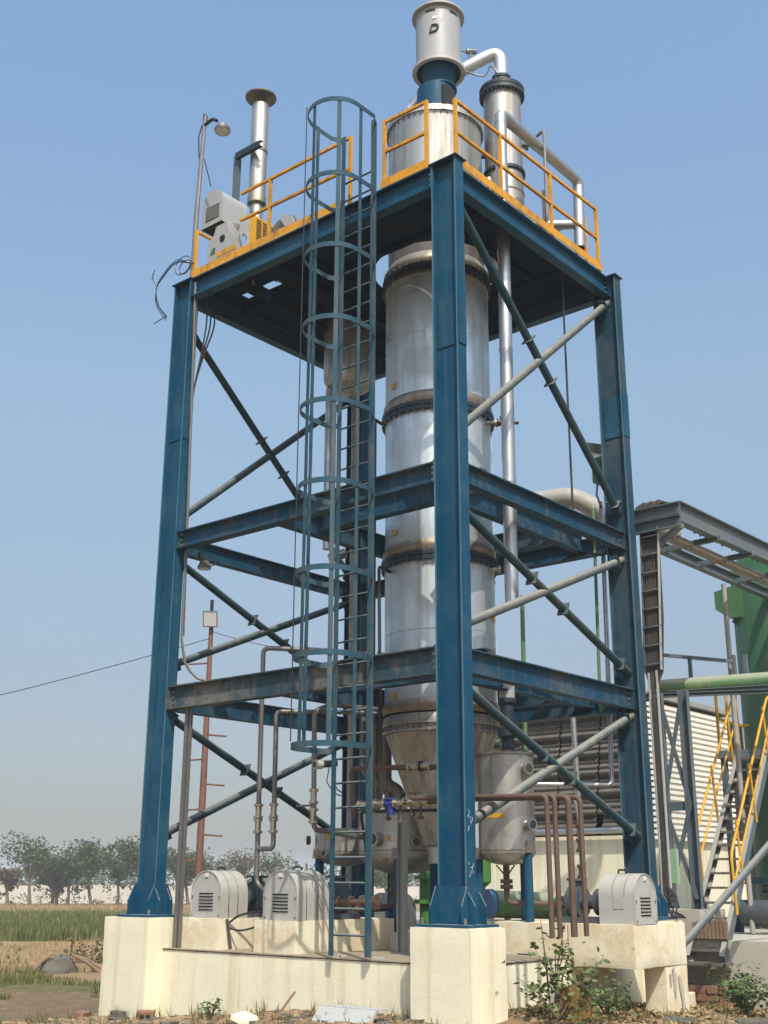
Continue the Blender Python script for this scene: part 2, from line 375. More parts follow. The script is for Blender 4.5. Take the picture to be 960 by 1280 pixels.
# ------------------------------------------------------------------ ground
def make_ground():
    mb = MB(); rs = [0.0]; r = 1.0
    while r < 2600: rs.append(r); r *= 1.022 if 7 < r < 40 else 1.10
    seg = 240; mb.v.append(Vector((CAM.x, CAM.y, gz(CAM.x, CAM.y))))
    for r in rs[1:]:
        for k in range(seg):
            t = 2*math.pi*k/seg; x = CAM.x+r*math.cos(t); y = CAM.y+r*math.sin(t); mb.v.append(Vector((x, y, gz(x, y))))
    for k in range(seg): mb.f.append((0, 1+k, 1+(k+1) % seg))
    for i in range(len(rs)-2):
        for k in range(seg):
            j = (k+1) % seg; a = 1+i*seg; b = a+seg; mb.f.append((a+k, b+k, b+j, a+j))
    m, n, p = newmat('ground')
    v = coords(n)
    geo = N(n, 'ShaderNodeTexCoord')
    dt = N(n, 'ShaderNodeVectorMath', operation='DOT_PRODUCT'); dt.inputs[1].default_value = (FIELD.x, FIELD.y, 0)
    n.links.new(geo.outputs['Object'], dt.inputs[0])
    s0 = N(n, 'ShaderNodeMath', operation='SUBTRACT'); s0.inputs[1].default_value = CF2.dot(FIELD); n.links.new(dt.outputs['Value'], s0.inputs[0])
    wob = noise_n(n, v, 0.35, 5, 0.65)
    wm = N(n, 'ShaderNodeMath', operation='MULTIPLY_ADD'); wm.inputs[1].default_value = 7.0; wm.inputs[2].default_value = -3.5
    n.links.new(wob, wm.inputs[0]); s1 = N(n, 'ShaderNodeMath', operation='ADD'); n.links.new(s0.outputs[0], s1.inputs[0]); n.links.new(wm.outputs[0], s1.inputs[1])
    dv = N(n, 'ShaderNodeMath', operation='DIVIDE'); dv.inputs[1].default_value = 120.0; n.links.new(s1.outputs[0], dv.inputs[0])
    soil = (0.235, 0.155, 0.088); path = (0.17, 0.118, 0.08); grs = (0.115, 0.115, 0.045); bank = (0.29, 0.20, 0.11); crop = (0.10, 0.12, 0.04); dry = (0.26, 0.185, 0.10)
    def st(x): return x/120.0
    c = ramp(n, dv.outputs[0], [(0.0, soil), (st(13.6), soil), (st(14.6), path), (st(17.8), path), (st(18.6), grs), (st(20.2), grs), (st(21.4), bank), (st(27.5), bank), (st(29.5), crop), (st(55), crop), (st(60), dry), (1.0, dry)])
    patch = noise_n(n, v, 1.1, 8, 0.72); fine = noise_n(n, v, 14, 9, 0.8)
    c = mixc(n, ramp(n, patch, [(0.46, 0.0), (0.66, 0.55)]), c, (0.15, 0.12, 0.065))
    c = mixc(n, ramp(n, noise_n(n, v, 4.3, 7, 0.7), [(0.5, 0.0), (0.72, 0.5)]), c, (0.40, 0.30, 0.18))
    c = mixc(n, 0.6, c, fine, 'OVERLAY')
    n.links.new(c, p.inputs['Base Color']); p.inputs['Roughness'].default_value = 0.95; p.inputs['Specular IOR Level'].default_value = 0.1
    hh = N(n, 'ShaderNodeMath', operation='ADD'); n.links.new(patch, hh.inputs[0]); n.links.new(fine, hh.inputs[1])
    bump(n, p, hh.outputs[0], 0.6, 0.05)
    g = obj('ground', mb, m); g['kind'] = 'structure'
make_ground()

# ------------------------------------------------------------------ plinth, pedestals, motor blocks
def cbox(name, lo, hi, mat, label, cat, parent=None, bev=0.012, mb=None, group=None):
    m = mb or MB().box(lo, hi)
    c = ((lo[0]+hi[0])/2, (lo[1]+hi[1])/2, lo[2])
    o = obj(name, m, mat, None, c, smooth=False)
    if bev > .009:      # hand-finished faces and slightly crumbled arrises
        bm = bmesh.new(); bm.from_mesh(o.data)
        for ax in range(3):
            lo_, hi_ = min(v.co[ax] for v in bm.verts), max(v.co[ax] for v in bm.verts); k = max(2, int((hi_-lo_)/.085))
            k = min(k, 46)
            for i in range(1, k):
                co = Vector((0, 0, 0)); co[ax] = lo_+(hi_-lo_)*i/k; no = Vector((0, 0, 0)); no[ax] = 1
                bmesh.ops.bisect_plane(bm, geom=bm.verts[:]+bm.edges[:]+bm.faces[:], plane_co=co, plane_no=no)
        bm.normal_update()
        for v in bm.verts:
            p = v.co+Vector(c); e = sum(1 for f in v.link_faces for g in v.link_faces if f.normal.dot(g.normal) < .5) > 0
            v.co += v.normal*(.0045*noise.noise(p*2.3)+.003*noise.noise(p*7.0))
            if e: v.co -= v.normal*(.004+.009*max(0, noise.noise(p*9.0+Vector((7, 3, 1)))))
        bm.to_mesh(o.data); bm.free(); o.data.polygons.foreach_set('use_smooth', [True]*len(o.data.polygons)); o.data.set_sharp_from_angle(angle=R(50))
    return tag(o, label, cat, group)
GB = -0.35
cbox('concrete_plinth', (-0.04, -0.12, GB), (3.6, 4.2, ZS), 'cream', 'long cream concrete plinth carrying the tanks inside the tower', 'plinth')
cbox('slab_topping', (-0.050, -0.128, ZS+0.006), (3.58, 4.18, ZS+0.014), 'slab', 'dirty brown floor on top of the cream plinth', 'floor', bev=0.002)
cbox('concrete_pedestal', (-.25, -.31, GB), (.25, .31, ZP), 'cream', 'cream concrete pedestal under the nearest blue column', 'pedestal', group='column pedestals')
cbox('concrete_pedestal', (-.25, A-.30, GB), (.25, A+.41, ZP), 'cream', 'cream concrete pedestal under the left blue column', 'pedestal', group='column pedestals')
cbox('concrete_pedestal', (B-.25, A-.31, ZS), (B+.25, A+.31, ZP), 'cream', 'pedestal under the rear blue column behind the ladder', 'pedestal', group='column pedestals')
cbox('concrete_pedestal', (B-.25, -.31, GB), (B+.25, .31, ZP-.01), 'cream', 'pedestal under the right blue column behind the hooded motor', 'pedestal', group='column pedestals')
cbox('motor_block', (.05, 2.96, ZS), (1.5, 3.56, ZP), 'creamstain', 'cream concrete motor block next to the left pedestal', 'concrete block', group='motor blocks')
cbox('motor_block', (.06, 1.92, ZS), (1.5, 2.47, ZP), 'creamstain', 'cream concrete motor block striped with shadows left of the ladder', 'concrete block', group='motor blocks')
cbox('motor_block', (1.2, 1.0, ZS), (1.7, 1.72, ZP-.12), 'greyconc', 'low grey concrete block seen through the foot of the ladder', 'concrete block', group='motor blocks')
mb = MB().box((1.5, -.80, .80), (2.48, -.125, 1.168)).box((1.5, -.118, ZS), (2.48, .85, 1.168)).box((2.05, -.797, GB), (2.477, -.57, .80))
cbox('corner_block', (1.5, -.8, GB), (2.48, .85, 1.17), 'creamstain', 'overhanging cream corner block on a leg at the right of the plinth', 'concrete block', mb=mb)

bl = bpy.data.objects['corner_block']
for pts_ in (((2.16, .78), (2.19, .80), (2.22, .70), (2.21, .56), (2.19, .52), (2.17, .60)), ((2.27, .72), (2.31, .70), (2.35, .58), (2.36, .42), (2.34, .28), (2.32, .36), (2.31, .50), (2.28, .60)), ((2.10, .74), (2.13, .75), (2.13, .64), (2.11, .63))):
    obj('peeled_patch', MB().prism([(a_, -.8105, b_) for a_, b_ in pts_], (0, .006, 0)), 'greyconc', bl, smooth=False)
# ------------------------------------------------------------------ steel tower
T = thing('steel_tower', 'tall blue painted steel frame tower of four columns, beams and pipe braces', 'steel tower', (B/2, A/2, ZP))
def column(x, y, z0, mat='blue'):
    mb = MB().hbeam((x, y, z0), (x, y, ZT-.012), 2*CH, 2*CF, .011, .016, (0, 1, 0))
    c = obj('column', mb, mat, T, smooth=False)
    for sy in (-1, 1): obj('lit_worn_edge', MB().box((x-CF-.0015, y+sy*(CH-.008)-.0082, z0+.33), (x-CF+.0005, y+sy*(CH-.008)+.0082, ZT-.013)), 'litwornedge', c, smooth=False)
    obj('cap_plate', MB().box((x-CF-.025, y-CH-.025, ZT-.012), (x+CF+.025, y+CH+.025, ZT)), 'beamblue', c, smooth=False)
    obj('base_plate', MB().box((x-.22, y-.26, z0), (x+.22, y+.26, z0+.022)), 'blue', c, smooth=False)
    zb = z0+.022; h = .30
    for sy in (-1, 1):      # gusset plates welded across the flanges
        yy = y+sy*(CH+.006)
        obj('base_gusset', MB().prism([(x-.16, yy, zb), (x+.16, yy, zb), (x+.16, yy, zb+.14), (x+.085, yy, zb+h), (x-.085, yy, zb+h), (x-.16, yy, zb+.14)], (0, sy*.012, 0)), 'blue', c, smooth=False)
    for sx in (-1, 1):
        xx = x+sx*(CF+.003)
        obj('base_gusset', MB().prism([(xx, y-.24, zb), (xx, y+.24, zb), (xx, y+.24, zb+.14), (xx, y+.14, zb+h), (xx, y-.14, zb+h), (xx, y-.24, zb+.14)], (sx*.012, 0, 0)), 'blue', c, smooth=False)
    for zz in (5.9, ):
        obj('splice_plate', MB().box((x-.016, y-.122, 6.42), (x+.016, y+.122, 6.93)), 'blue', c, smooth=False)
        obj('splice_plate', MB().box((x-CF+.004, y-CH-.010, 6.40), (x+CF-.004, y-CH-.0005, 6.95)), 'blue', c, smooth=False)
    mbb = MB()
    for k in range(4):
        px = x+(.19 if k % 2 else -.19); py = y+(.22 if k > 1 else -.22)
        mbb.cyl((px, py, zb), (px, py, zb+.05), .012, seg=6)
    obj('anchor_bolts', mbb, 'bolt', c, kind='stuff')
    return c
c0_ = column(0, 0, ZP); column(0, A, ZP); column(B, 0, ZP, 'dullblue'); column(B, A, ZP, 'dullblue')
rng_ = random.Random(3)
for zc_ in (2.02, 1.62):
    for k in range(6):
        a_ = rng_.uniform(-1.2, 1.2); cx_ = rng_.uniform(-.035, .03); cz_ = zc_+rng_.uniform(-.07, .07); l_ = rng_.uniform(.008, .024)
        obj('chalk_mark', MB().obox((cx_, -CH-.0012, cz_), (math.sin(a_)*l_, 0, math.cos(a_)*l_), (0, .001, 0), (math.cos(a_)*.0016, 0, -math.sin(a_)*.0016)), 'lens', c0_, smooth=False)
def bolts_at(parent, pts, ax):
    mb = MB(); a = Vector(ax)*.02
    for p in pts: mb.cyl(Vector(p)-a, Vector(p)+a, .014, seg=6)
    obj('bolts', mb, 'bolt', parent, kind='stuff')
def beam(p, q, dep, bf, mat='beamblue', plates=True):
    if p[0] == 0 and abs(p[2]-3.403) < .01: mat = 'oldbeam'
    b = obj('beam', MB().hbeam(p, q, dep, bf, .009, .013), mat, T, smooth=False)
    d = (Vector(q)-Vector(p)).normalized(); side = d.cross(Vector((0, 0, 1)))
    if plates:
        for e, sg in ((Vector(p), 1), (Vector(q), -1)):
            obj('end_plate', MB().obox(e+d*sg*.005, d*.005, side*(bf/2+.012), Vector((0, 0, dep/2+.012))), mat, b, smooth=False)
        mb = MB()
        for e, sg in ((Vector(p), 1), (Vector(q), -1)):
            for k in (-.06, 0, .06):
                c = e+d*sg*.05+Vector((0, 0, k)); mb.cyl(c-side*.028, c+side*.028, .013, seg=6)
        obj('bolts', mb, 'bolt', b, kind='stuff')
    return b
for zc, dep in ((5.172, .20), (3.403, .25)):
    for x in (0, B): beam((x, CH, zc), (x, A-CH, zc), dep, .125)
    for y in (0, A): beam((.006, y, zc-.0), (B-.006, y, zc), dep if zc > 4 else .22, .11, plates=True)
    beam((.62, .07, zc+.07), (.62, 2.20, zc+.07), .24, .11, plates=False); beam((.07, 2.26, zc+.02), (B-.07, 2.26, zc+.02), .24, .11, plates=False)
    beam((.70, .50, zc+.07), (B-.01, .50, zc+.07), .25, .11, plates=False)
    beam((2.62, .56, zc+.07), (2.62, 2.20, zc+.07), .24, .11, plates=False)
for x in (0, B): beam((x, CH, 8.328), (x, A-CH, 8.328), .25, .125, 'blue')
for y in (0, A): beam((.006, y, 8.325), (B-.006, y, 8.325), .24, .12, 'blue')
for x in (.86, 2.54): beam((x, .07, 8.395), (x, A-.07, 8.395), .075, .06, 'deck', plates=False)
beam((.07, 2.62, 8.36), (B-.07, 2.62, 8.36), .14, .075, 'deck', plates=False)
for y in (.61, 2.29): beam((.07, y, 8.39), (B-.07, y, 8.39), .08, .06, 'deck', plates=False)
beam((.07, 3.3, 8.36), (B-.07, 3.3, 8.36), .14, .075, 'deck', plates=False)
# deck plates with a round hole for the vessel and a narrow slot left open
VC = (1.7, 1.45)
zd = 8.436
def deckplate(x0, y0, x1, y1):
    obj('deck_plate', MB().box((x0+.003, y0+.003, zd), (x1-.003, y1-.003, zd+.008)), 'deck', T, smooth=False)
xs = [-.06, .90, 2.50, B+.06]; ys = [-.06, .65, 2.25, 3.02, A+.06]
for i in range(3):
    for j in range(4):
        if i == 1 and j == 1: continue
        if i == 0 and j == 3:
            deckplate(xs[0], 3.02, .60, A+.06); deckplate(.60, 3.64, .90, A+.06); deckplate(.72, 3.02, .90, 3.64); continue
        deckplate(xs[i], ys[j], xs[i+1], ys[j+1])
mb = MB(); n = 64
for k in range(n):
    t = 2*math.pi*k/n; cx, cy = math.cos(t), math.sin(t); q = max(abs(cx)/.80, abs(cy)/.80)
    mb.v += [Vector((VC[0]+.745*cx, VC[1]+.745*cy, zd)), Vector((1.70+cx/q*.995, 1.45+cy/q*.995, zd)), Vector((VC[0]+.745*cx, VC[1]+.745*cy, zd+.008)), Vector((1.70+cx/q*.995, 1.45+cy/q*.995, zd+.008))]
for k in range(n):
    a = 4*k; b = 4*((k+1) % n); mb.f += [(a, a+1, b+1, b), (a+2, b+2, b+3, a+3), (a, b, b+2, a+2), (a+1, a+3, b+3, b+1)]
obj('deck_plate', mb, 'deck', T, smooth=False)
# pipe braces in the near-right and the rear-left faces
def brace(p, q, spots=(), y_out=-1, r=.043, mat='brace', bands=()):
    p, q = Vector(p), Vector(q); d = (q-p).normalized()
    b = obj('brace', MB().cyl(p, q, r, seg=14), mat, T)
    for t in bands: cc_ = p+(q-p)*t; obj('band', MB().cyl(cc_-d*.02, cc_+d*.02, r+.004, seg=14), 'black', b)
    nrm = Vector((0, 1, 0))
    for t in spots:
        c = p+(q-p)*t; pl = d.cross(nrm)
        mb = MB().obox(c, d*.006, nrm*.06, pl*.068)
        obj('clamp_plate', mb, 'brace', b, smooth=False)
    for e, sg in ((p, 1), (q, -1)):
        c = e+d*sg*.13; obj('gusset', MB().obox(c+nrm*.03, d*.10, nrm*.006, d.cross(nrm)*.09), 'blue', b, smooth=False)
X0, X1 = .02, B-.012
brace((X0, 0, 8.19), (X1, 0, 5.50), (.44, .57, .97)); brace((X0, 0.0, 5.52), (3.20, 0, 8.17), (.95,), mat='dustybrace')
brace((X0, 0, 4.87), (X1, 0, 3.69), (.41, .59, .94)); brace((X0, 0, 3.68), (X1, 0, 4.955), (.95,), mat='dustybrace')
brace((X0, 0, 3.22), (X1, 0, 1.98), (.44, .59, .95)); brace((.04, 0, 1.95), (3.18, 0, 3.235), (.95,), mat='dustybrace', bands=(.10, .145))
brace((X0, A, 7.92), (X1, A, 5.27), (.42, .55)); brace((X0, A, 5.42), (X1, A, 8.05))
brace((X0, A, 5.02), (X1, A, 3.76), (.41, .58)); brace((X0, A, 3.76), (X1, A, 5.08), (.03,))
brace((X0, A, 3.27), (X1, A, 1.95), (.40, .57)); brace((X0, A, 1.95), (X1, A, 3.27), (.03,))

# ------------------------------------------------------------------ caged ladder
def ladder():
    L = thing('caged_ladder', 'grey-blue caged ladder rising up the front of the tower', 'ladder', (-.105, 1.07, .88))
    x, ya, yb = -.105, .875, 1.325
    for y, top in ((ya, 9.30), (yb, 9.27)):
        sg = 1 if y < 1.07 else -1
        mb = MB().box((x-.022, y-.004, .90), (x+.03, y+.004, top)).box((x-.022, y+.0045*sg if sg > 0 else y-.05, .90), (x-.014, y+.032 if sg > 0 else y-.0045, top))
        obj('stringer', mb, 'ladder', L, smooth=False)
    z = 1.075; k = 0
    rm = MB().cyl((x, ya+.006, 0), (x, yb-.006, 0), .0105, seg=8)
    first = None
    while z < 8.9:
        if first is None:
            for v in rm.v: v.z += z
            first = obj('rung', rm, 'ladder', L); z0 = z
        else:
            c = first.copy(); COL.objects.link(c); c.parent = L; c.location.z = z-z0; ORG[c.name] = ORG[L.name]
        z += .2175
    yc, ra = 1.10, .305
    def hoop_pts():
        pts = [(x+.0, ya-.012), (x-.10, yc-ra)]
        for k in range(17):
            t = -math.pi/2-math.pi*k/16
            pts.append((-.47+ra*.95*math.cos(t), yc+ra*math.sin(t)))
        pts += [(x-.10, yc+ra), (x, yb+.012)]
        return pts
    hp = hoop_pts(); firsth = None
    for z in (9.255, 8.375, 7.56, 6.77, 5.90, 5.09, 4.255, 3.47, 2.67):
        if firsth is None:
            mb = MB(); vs = []
            for i, (px, py) in enumerate(hp):
                a = Vector(hp[max(i-1, 0)]); b = Vector(hp[min(i+1, len(hp)-1)]); d = (b-a).normalized(); nn = Vector((d.y, -d.x))*.0035
                for sg in (-1, 1):
                    for zz in (-.026, .026): mb.v.append(Vector((px+nn.x*sg, py+nn.y*sg, z+zz)))
            for i in range(len(hp)-1):
                a, b = 4*i, 4*i+4
                mb.f += [(a, b, b+1, a+1), (a+2, a+3, b+3, b+2), (a+1, b+1, b+3, a+3), (a, a+2, b+2, b)]
            mb.f += [(0, 1, 3, 2), (4*len(hp)-4, 4*len(hp)-2, 4*len(hp)-1, 4*len(hp)-3)]
            firsth = obj('hoop', mb, 'ladder', L); zh = z
        else:
            c = firsth.copy(); COL.objects.link(c); c.parent = L; c.location.z = z-zh; ORG[c.name] = ORG[L.name]
    for a, sx_ in ((R(171), 0), (R(228), 0), (R(270), .06), (R(90), .04)):
        px = -.47+sx_+(ra*.95-.008)*math.cos(a); py = yc+(ra-.008)*math.sin(a)
        d = Vector((-math.sin(a), math.cos(a), 0)).normalized(); nn = Vector((math.cos(a), math.sin(a), 0))
        obj('strap', MB().obox((px, py, (9.28+2.65)/2), d*.022, nn*.003, (0, 0, (9.28-2.65)/2)), 'ladder', L, smooth=False)
    for z in (8.30, 5.15, 3.40):
        for y in (ya, yb): obj('wall_bracket', MB().bar((x+.03, y, z), (-.062, y, z), .05, .006), 'ladder', L, smooth=False)
    for y in (ya, yb): obj('foot_plate', MB().box((x+.055, y-.04, ZS+.015), (x+.16, y+.04, ZS+.036)), 'greyconc', L, smooth=False)
ladder()
o = obj('hanging_rope', MB().tube([(-.79, 1.22, 9.24), (-.80, 1.21, 7.5), (-.795, 1.215, 5.0), (-.80, 1.20, 2.69)], .006, 6), 'black', None, (-.79, 1.22, 9.24))
tag(o, 'thin dark rope hanging down the outside of the ladder cage', 'rope')

# ------------------------------------------------------------------ guard railings
def railing(label, posts, rails, toes):
    t = thing('guard_railing', label, 'railing', posts[0][0], 'yellow guard railings on the platform')
    for p, h in posts: obj('post', MB().obox(Vector(p)+Vector((0, 0, h/2)), (.017, 0, 0), (0, .017, 0), (0, 0, h/2)), 'yellow', t, smooth=False)
    for p, q in rails: obj('rail', MB().bar(p, q, .030, .030), 'yellow', t, smooth=False)
    for p, q in toes: obj('toe_board', MB().bar(p, q, .008, .10), 'yellow', t, smooth=False)
z0 = ZT+.0
railing('yellow guard railing along the right edge above the near column', [((.10, -.04, z0), .80), ((.905, -.04, z0), .80), ((1.905, -.04, z0), .82), ((2.93, -.04, z0), .86)],
        [((.10, -.04, 9.24), (2.93, -.04, 9.30)), ((.10, -.04, 8.86), (2.93, -.04, 8.90))], [((.06, -.068, z0+.05), (2.96, -.068, z0+.05))])
railing('short yellow guard railing between the ladder and the near column', [((-.03, .235, z0), .83), ((-.03, .80, z0), .84)],
        [((-.03, .235, 9.27), (-.03, .80, 9.28)), ((-.03, .235, 8.90), (-.03, .80, 8.91))], [((-.058, .21, z0+.055), (-.058, .83, z0+.055))])
railing('yellow guard railing on the left between the ladder and the hooded blower', [((-.03, 1.285, z0), .87), ((-.03, 2.53, z0), .85), ((-.03, 3.80, z0), .66)],
        [((-.03, 1.285, 9.31), (-.03, 3.02, 9.31)), ((-.03, 1.285, 8.92), (-.03, 3.02, 8.95)), ((-.03, 3.80, 9.10), (.25, 3.80, 9.10))], [((-.058, 1.36, z0+.05), (-.058, 3.83, z0+.05))])
railing('yellow guard railing post and rail at the far right end of the platform', [((B, .25, z0), .95), ((B, 2.0, z0), .95)], [((B, .25, 9.38), (B, 2.0, 9.38)), ((B, .25, 8.95), (B, 2.0, 8.95))], [((B+.03, .05, z0+.05), (B+.03, 2.1, z0+.05))])

# ------------------------------------------------------------------ main stainless vessel
def vessel():
    V = thing('stainless_column', 'tall stainless steel column vessel with bolted dark flanges and a cone bottom', 'vessel', (VC[0], VC[1], 1.7))
    def ring(name, prof, mat, parent=V, seg=64): return obj(name, MB().lathe(prof, VC, seg), mat, parent)
    r = .60
    ring('shell', [(r-.03, 8.74), (r-.03, 10.26), (r-.02, 10.30)], 'dirtysteel')
    ring('shell', [(r-.03, 8.40), (r-.03, 8.74)], 'shadesteel')
    ring('weld_seam', [(r-.03, 9.40), (r-.026, 9.405), (r-.026, 9.415), (r-.03, 9.42)], 'tan')
    ring('shell', [(r-.012, 8.25), (r+.012, 8.29), (r+.012, 8.33)], 'tan')
    for za, zb in ((6.62, 8.125), (4.92, 6.44), (3.24, 4.74)):
        ring('shell', [(r-.002, za+.05), (r-.002, zb)], 'steel')
        for zs in (za+(zb-za)*.52,):
            obj('weld_seam', MB().lathe([(r-.003, zs-.006), (r+.0015, zs), (r-.003, zs+.006)], VC, 64), 'steel', V)
        for a_ in (3.62+.35*(za > 6)-.2*(za < 4), 5.35):
            c_ = Vector((VC[0]+(r-.001)*math.cos(a_), VC[1]+(r-.001)*math.sin(a_), (za+zb)/2+.03)); n_ = Vector((math.cos(a_), math.sin(a_), 0)); obj('weld_seam', MB().obox(c_, n_*.002, Vector((-n_.y, n_.x, 0))*.005, Vector((0, 0, (zb-za)/2-.06))), 'steel', V, smooth=False)
        ring('weld_collar', [(r+.004, za-.06), (r+.024, za-.01), (r+.020, za+.035), (r, za+.07)], 'tan')
        mb = MB().lathe([(r-.01, zb), (r+.006, zb), (r+.006, zb+.03), (r-.01, zb+.03)], VC, 64)
        obj('backing_ring', mb, 'dirtysteel', V)
    ring('weld_collar', [(r+.004, 8.255), (r+.026, 8.29), (r+.024, 8.34), (r-.028, 8.425)], 'tan')
    for zc in (8.20, 6.505, 4.805):
        mb = MB().lathe([(r, zc-.05), (r+.040, zc-.05), (r+.040, zc-.006), (r+.022, zc-.004), (r+.022, zc+.004), (r+.040, zc+.006), (r+.040, zc+.05), (r, zc+.05)], VC, 64)
        f = obj('flange', mb, 'flange', V)
        obj('bolts', MB().ringbolts(VC, r+.026, zc-.075, zc+.075, 40, .011), 'greysteel', f, kind='stuff')
    ring('weld_collar', [(r+.012, 3.06), (r+.012, 3.12), (r-.0, 3.16)], 'dirtysteel')
    mb = MB().lathe([(r-.01, 2.98), (r+.03, 2.98), (r+.03, 3.0), (r+.0, 3.0), (r+.0, 3.055), (r+.03, 3.055), (r+.03, 3.075), (r-.01, 3.075)], VC, 64)
    f = obj('flange', mb, 'dirtysteel', V)
    obj('bolts', MB().ringbolts(VC, r+.017, 2.97, 3.085, 56, .008), 'greysteel', f, kind='stuff')
    ring('cone_bottom', [(.15, 1.70), (.15, 1.86), (.19, 1.88), (r-.015, 2.98)], 'dirtysteel')
    # top flange, lid and blue neck
    mb = MB().lathe([(r-.03, 10.30), (r+.0, 10.30), (r+.0, 10.37), (0, 10.40)], VC, 64)
    f = obj('flange', mb, 'dirtysteel', V); obj('bolts', MB().ringbolts(VC, r-.018, 10.27, 10.40, 44, .010), 'greysteel', f, kind='stuff')
    for k, z in enumerate((6.55, 4.86)):   # small sampling nozzles with a dark valve on the right
        d = Vector((.645, -.764, 0)); p = Vector((VC[0], VC[1], z-.14))+Vector((.12, -.59, 0))
        nz = obj('nozzle', MB().cyl(p-d*.02, p+d*.12, .022, seg=10).cyl(p+d*.09, p+d*.11, .045, seg=12).cyl(p+d*.02, p+d*.05+Vector((0, 0, -.16)), .010, seg=6), 'dirtysteel', V)
        obj('valve', MB().cyl(p+d*.115, p+d*.13, .05, seg=12).cyl(p+d*.13, p+d*.19, .036, seg=12).cyl(p+d*.19, p+d*.205, .05, seg=12).cyl(p+d*.16, p+d*.16+Vector((0, 0, .08)), .010, seg=8).cyl(p+d*.205, p+d*.36, .018, seg=8), 'black', nz)
    for (z, a) in ((6.83, 2.85), (5.12, 2.87), (3.36, 2.87), (4.2, 5.05)):
        c = Vector((VC[0]+.61*math.cos(a), VC[1]+.61*math.sin(a), z)); nn = Vector((math.cos(a), math.sin(a), 0)); tt = Vector((-nn.y, nn.x, 0))
        obj('warning_label', MB().obox(c, nn*.004, tt*.035, Vector((0, 0, .03))), 'plate', V, smooth=False)
    for sx, sy in ((-1, .25), (1, .25), (-.2, -1), (.3, 1)):   # support lugs resting on the inner beams
        d = Vector((sx, sy, 0)).normalized()
        for z in (5.37, 3.60):
            c = Vector((VC[0], VC[1], z))+d*(r+.11)
            obj('support_lug', MB().obox(c, d*.13, d.cross(Vector((0, 0, 1)))*.07, Vector((0, 0, .01))).obox(c+Vector((0, 0, .10)), d*.12, d.cross(Vector((0, 0, 1)))*.006, Vector((0, 0, .09))), 'tan', V, smooth=False)
    # control valve assembly near the top, right of the shell
    d = Vector((.30, -.95, 0)).normalized(); p = Vector((VC[0], VC[1], 9.0))+d*.68
    va = obj('control_valve', MB().cyl(p+Vector((0, 0, -.30)), p+Vector((0, 0, .42)), .035, seg=12).cyl(p+Vector((0, 0, -.02)), p+Vector((0, 0, .03)), .10, seg=16).cyl(p+Vector((0, 0, .42)), p+Vector((0, 0, .56)), .055, .04, seg=14), 'dirtysteel', V)
    obj('gauge', MB().cyl(p+d*.04+Vector((.05, 0, .20)), p+d*.08+Vector((.05, 0, .20)), .085, seg=20), 'brass', va)
vessel()
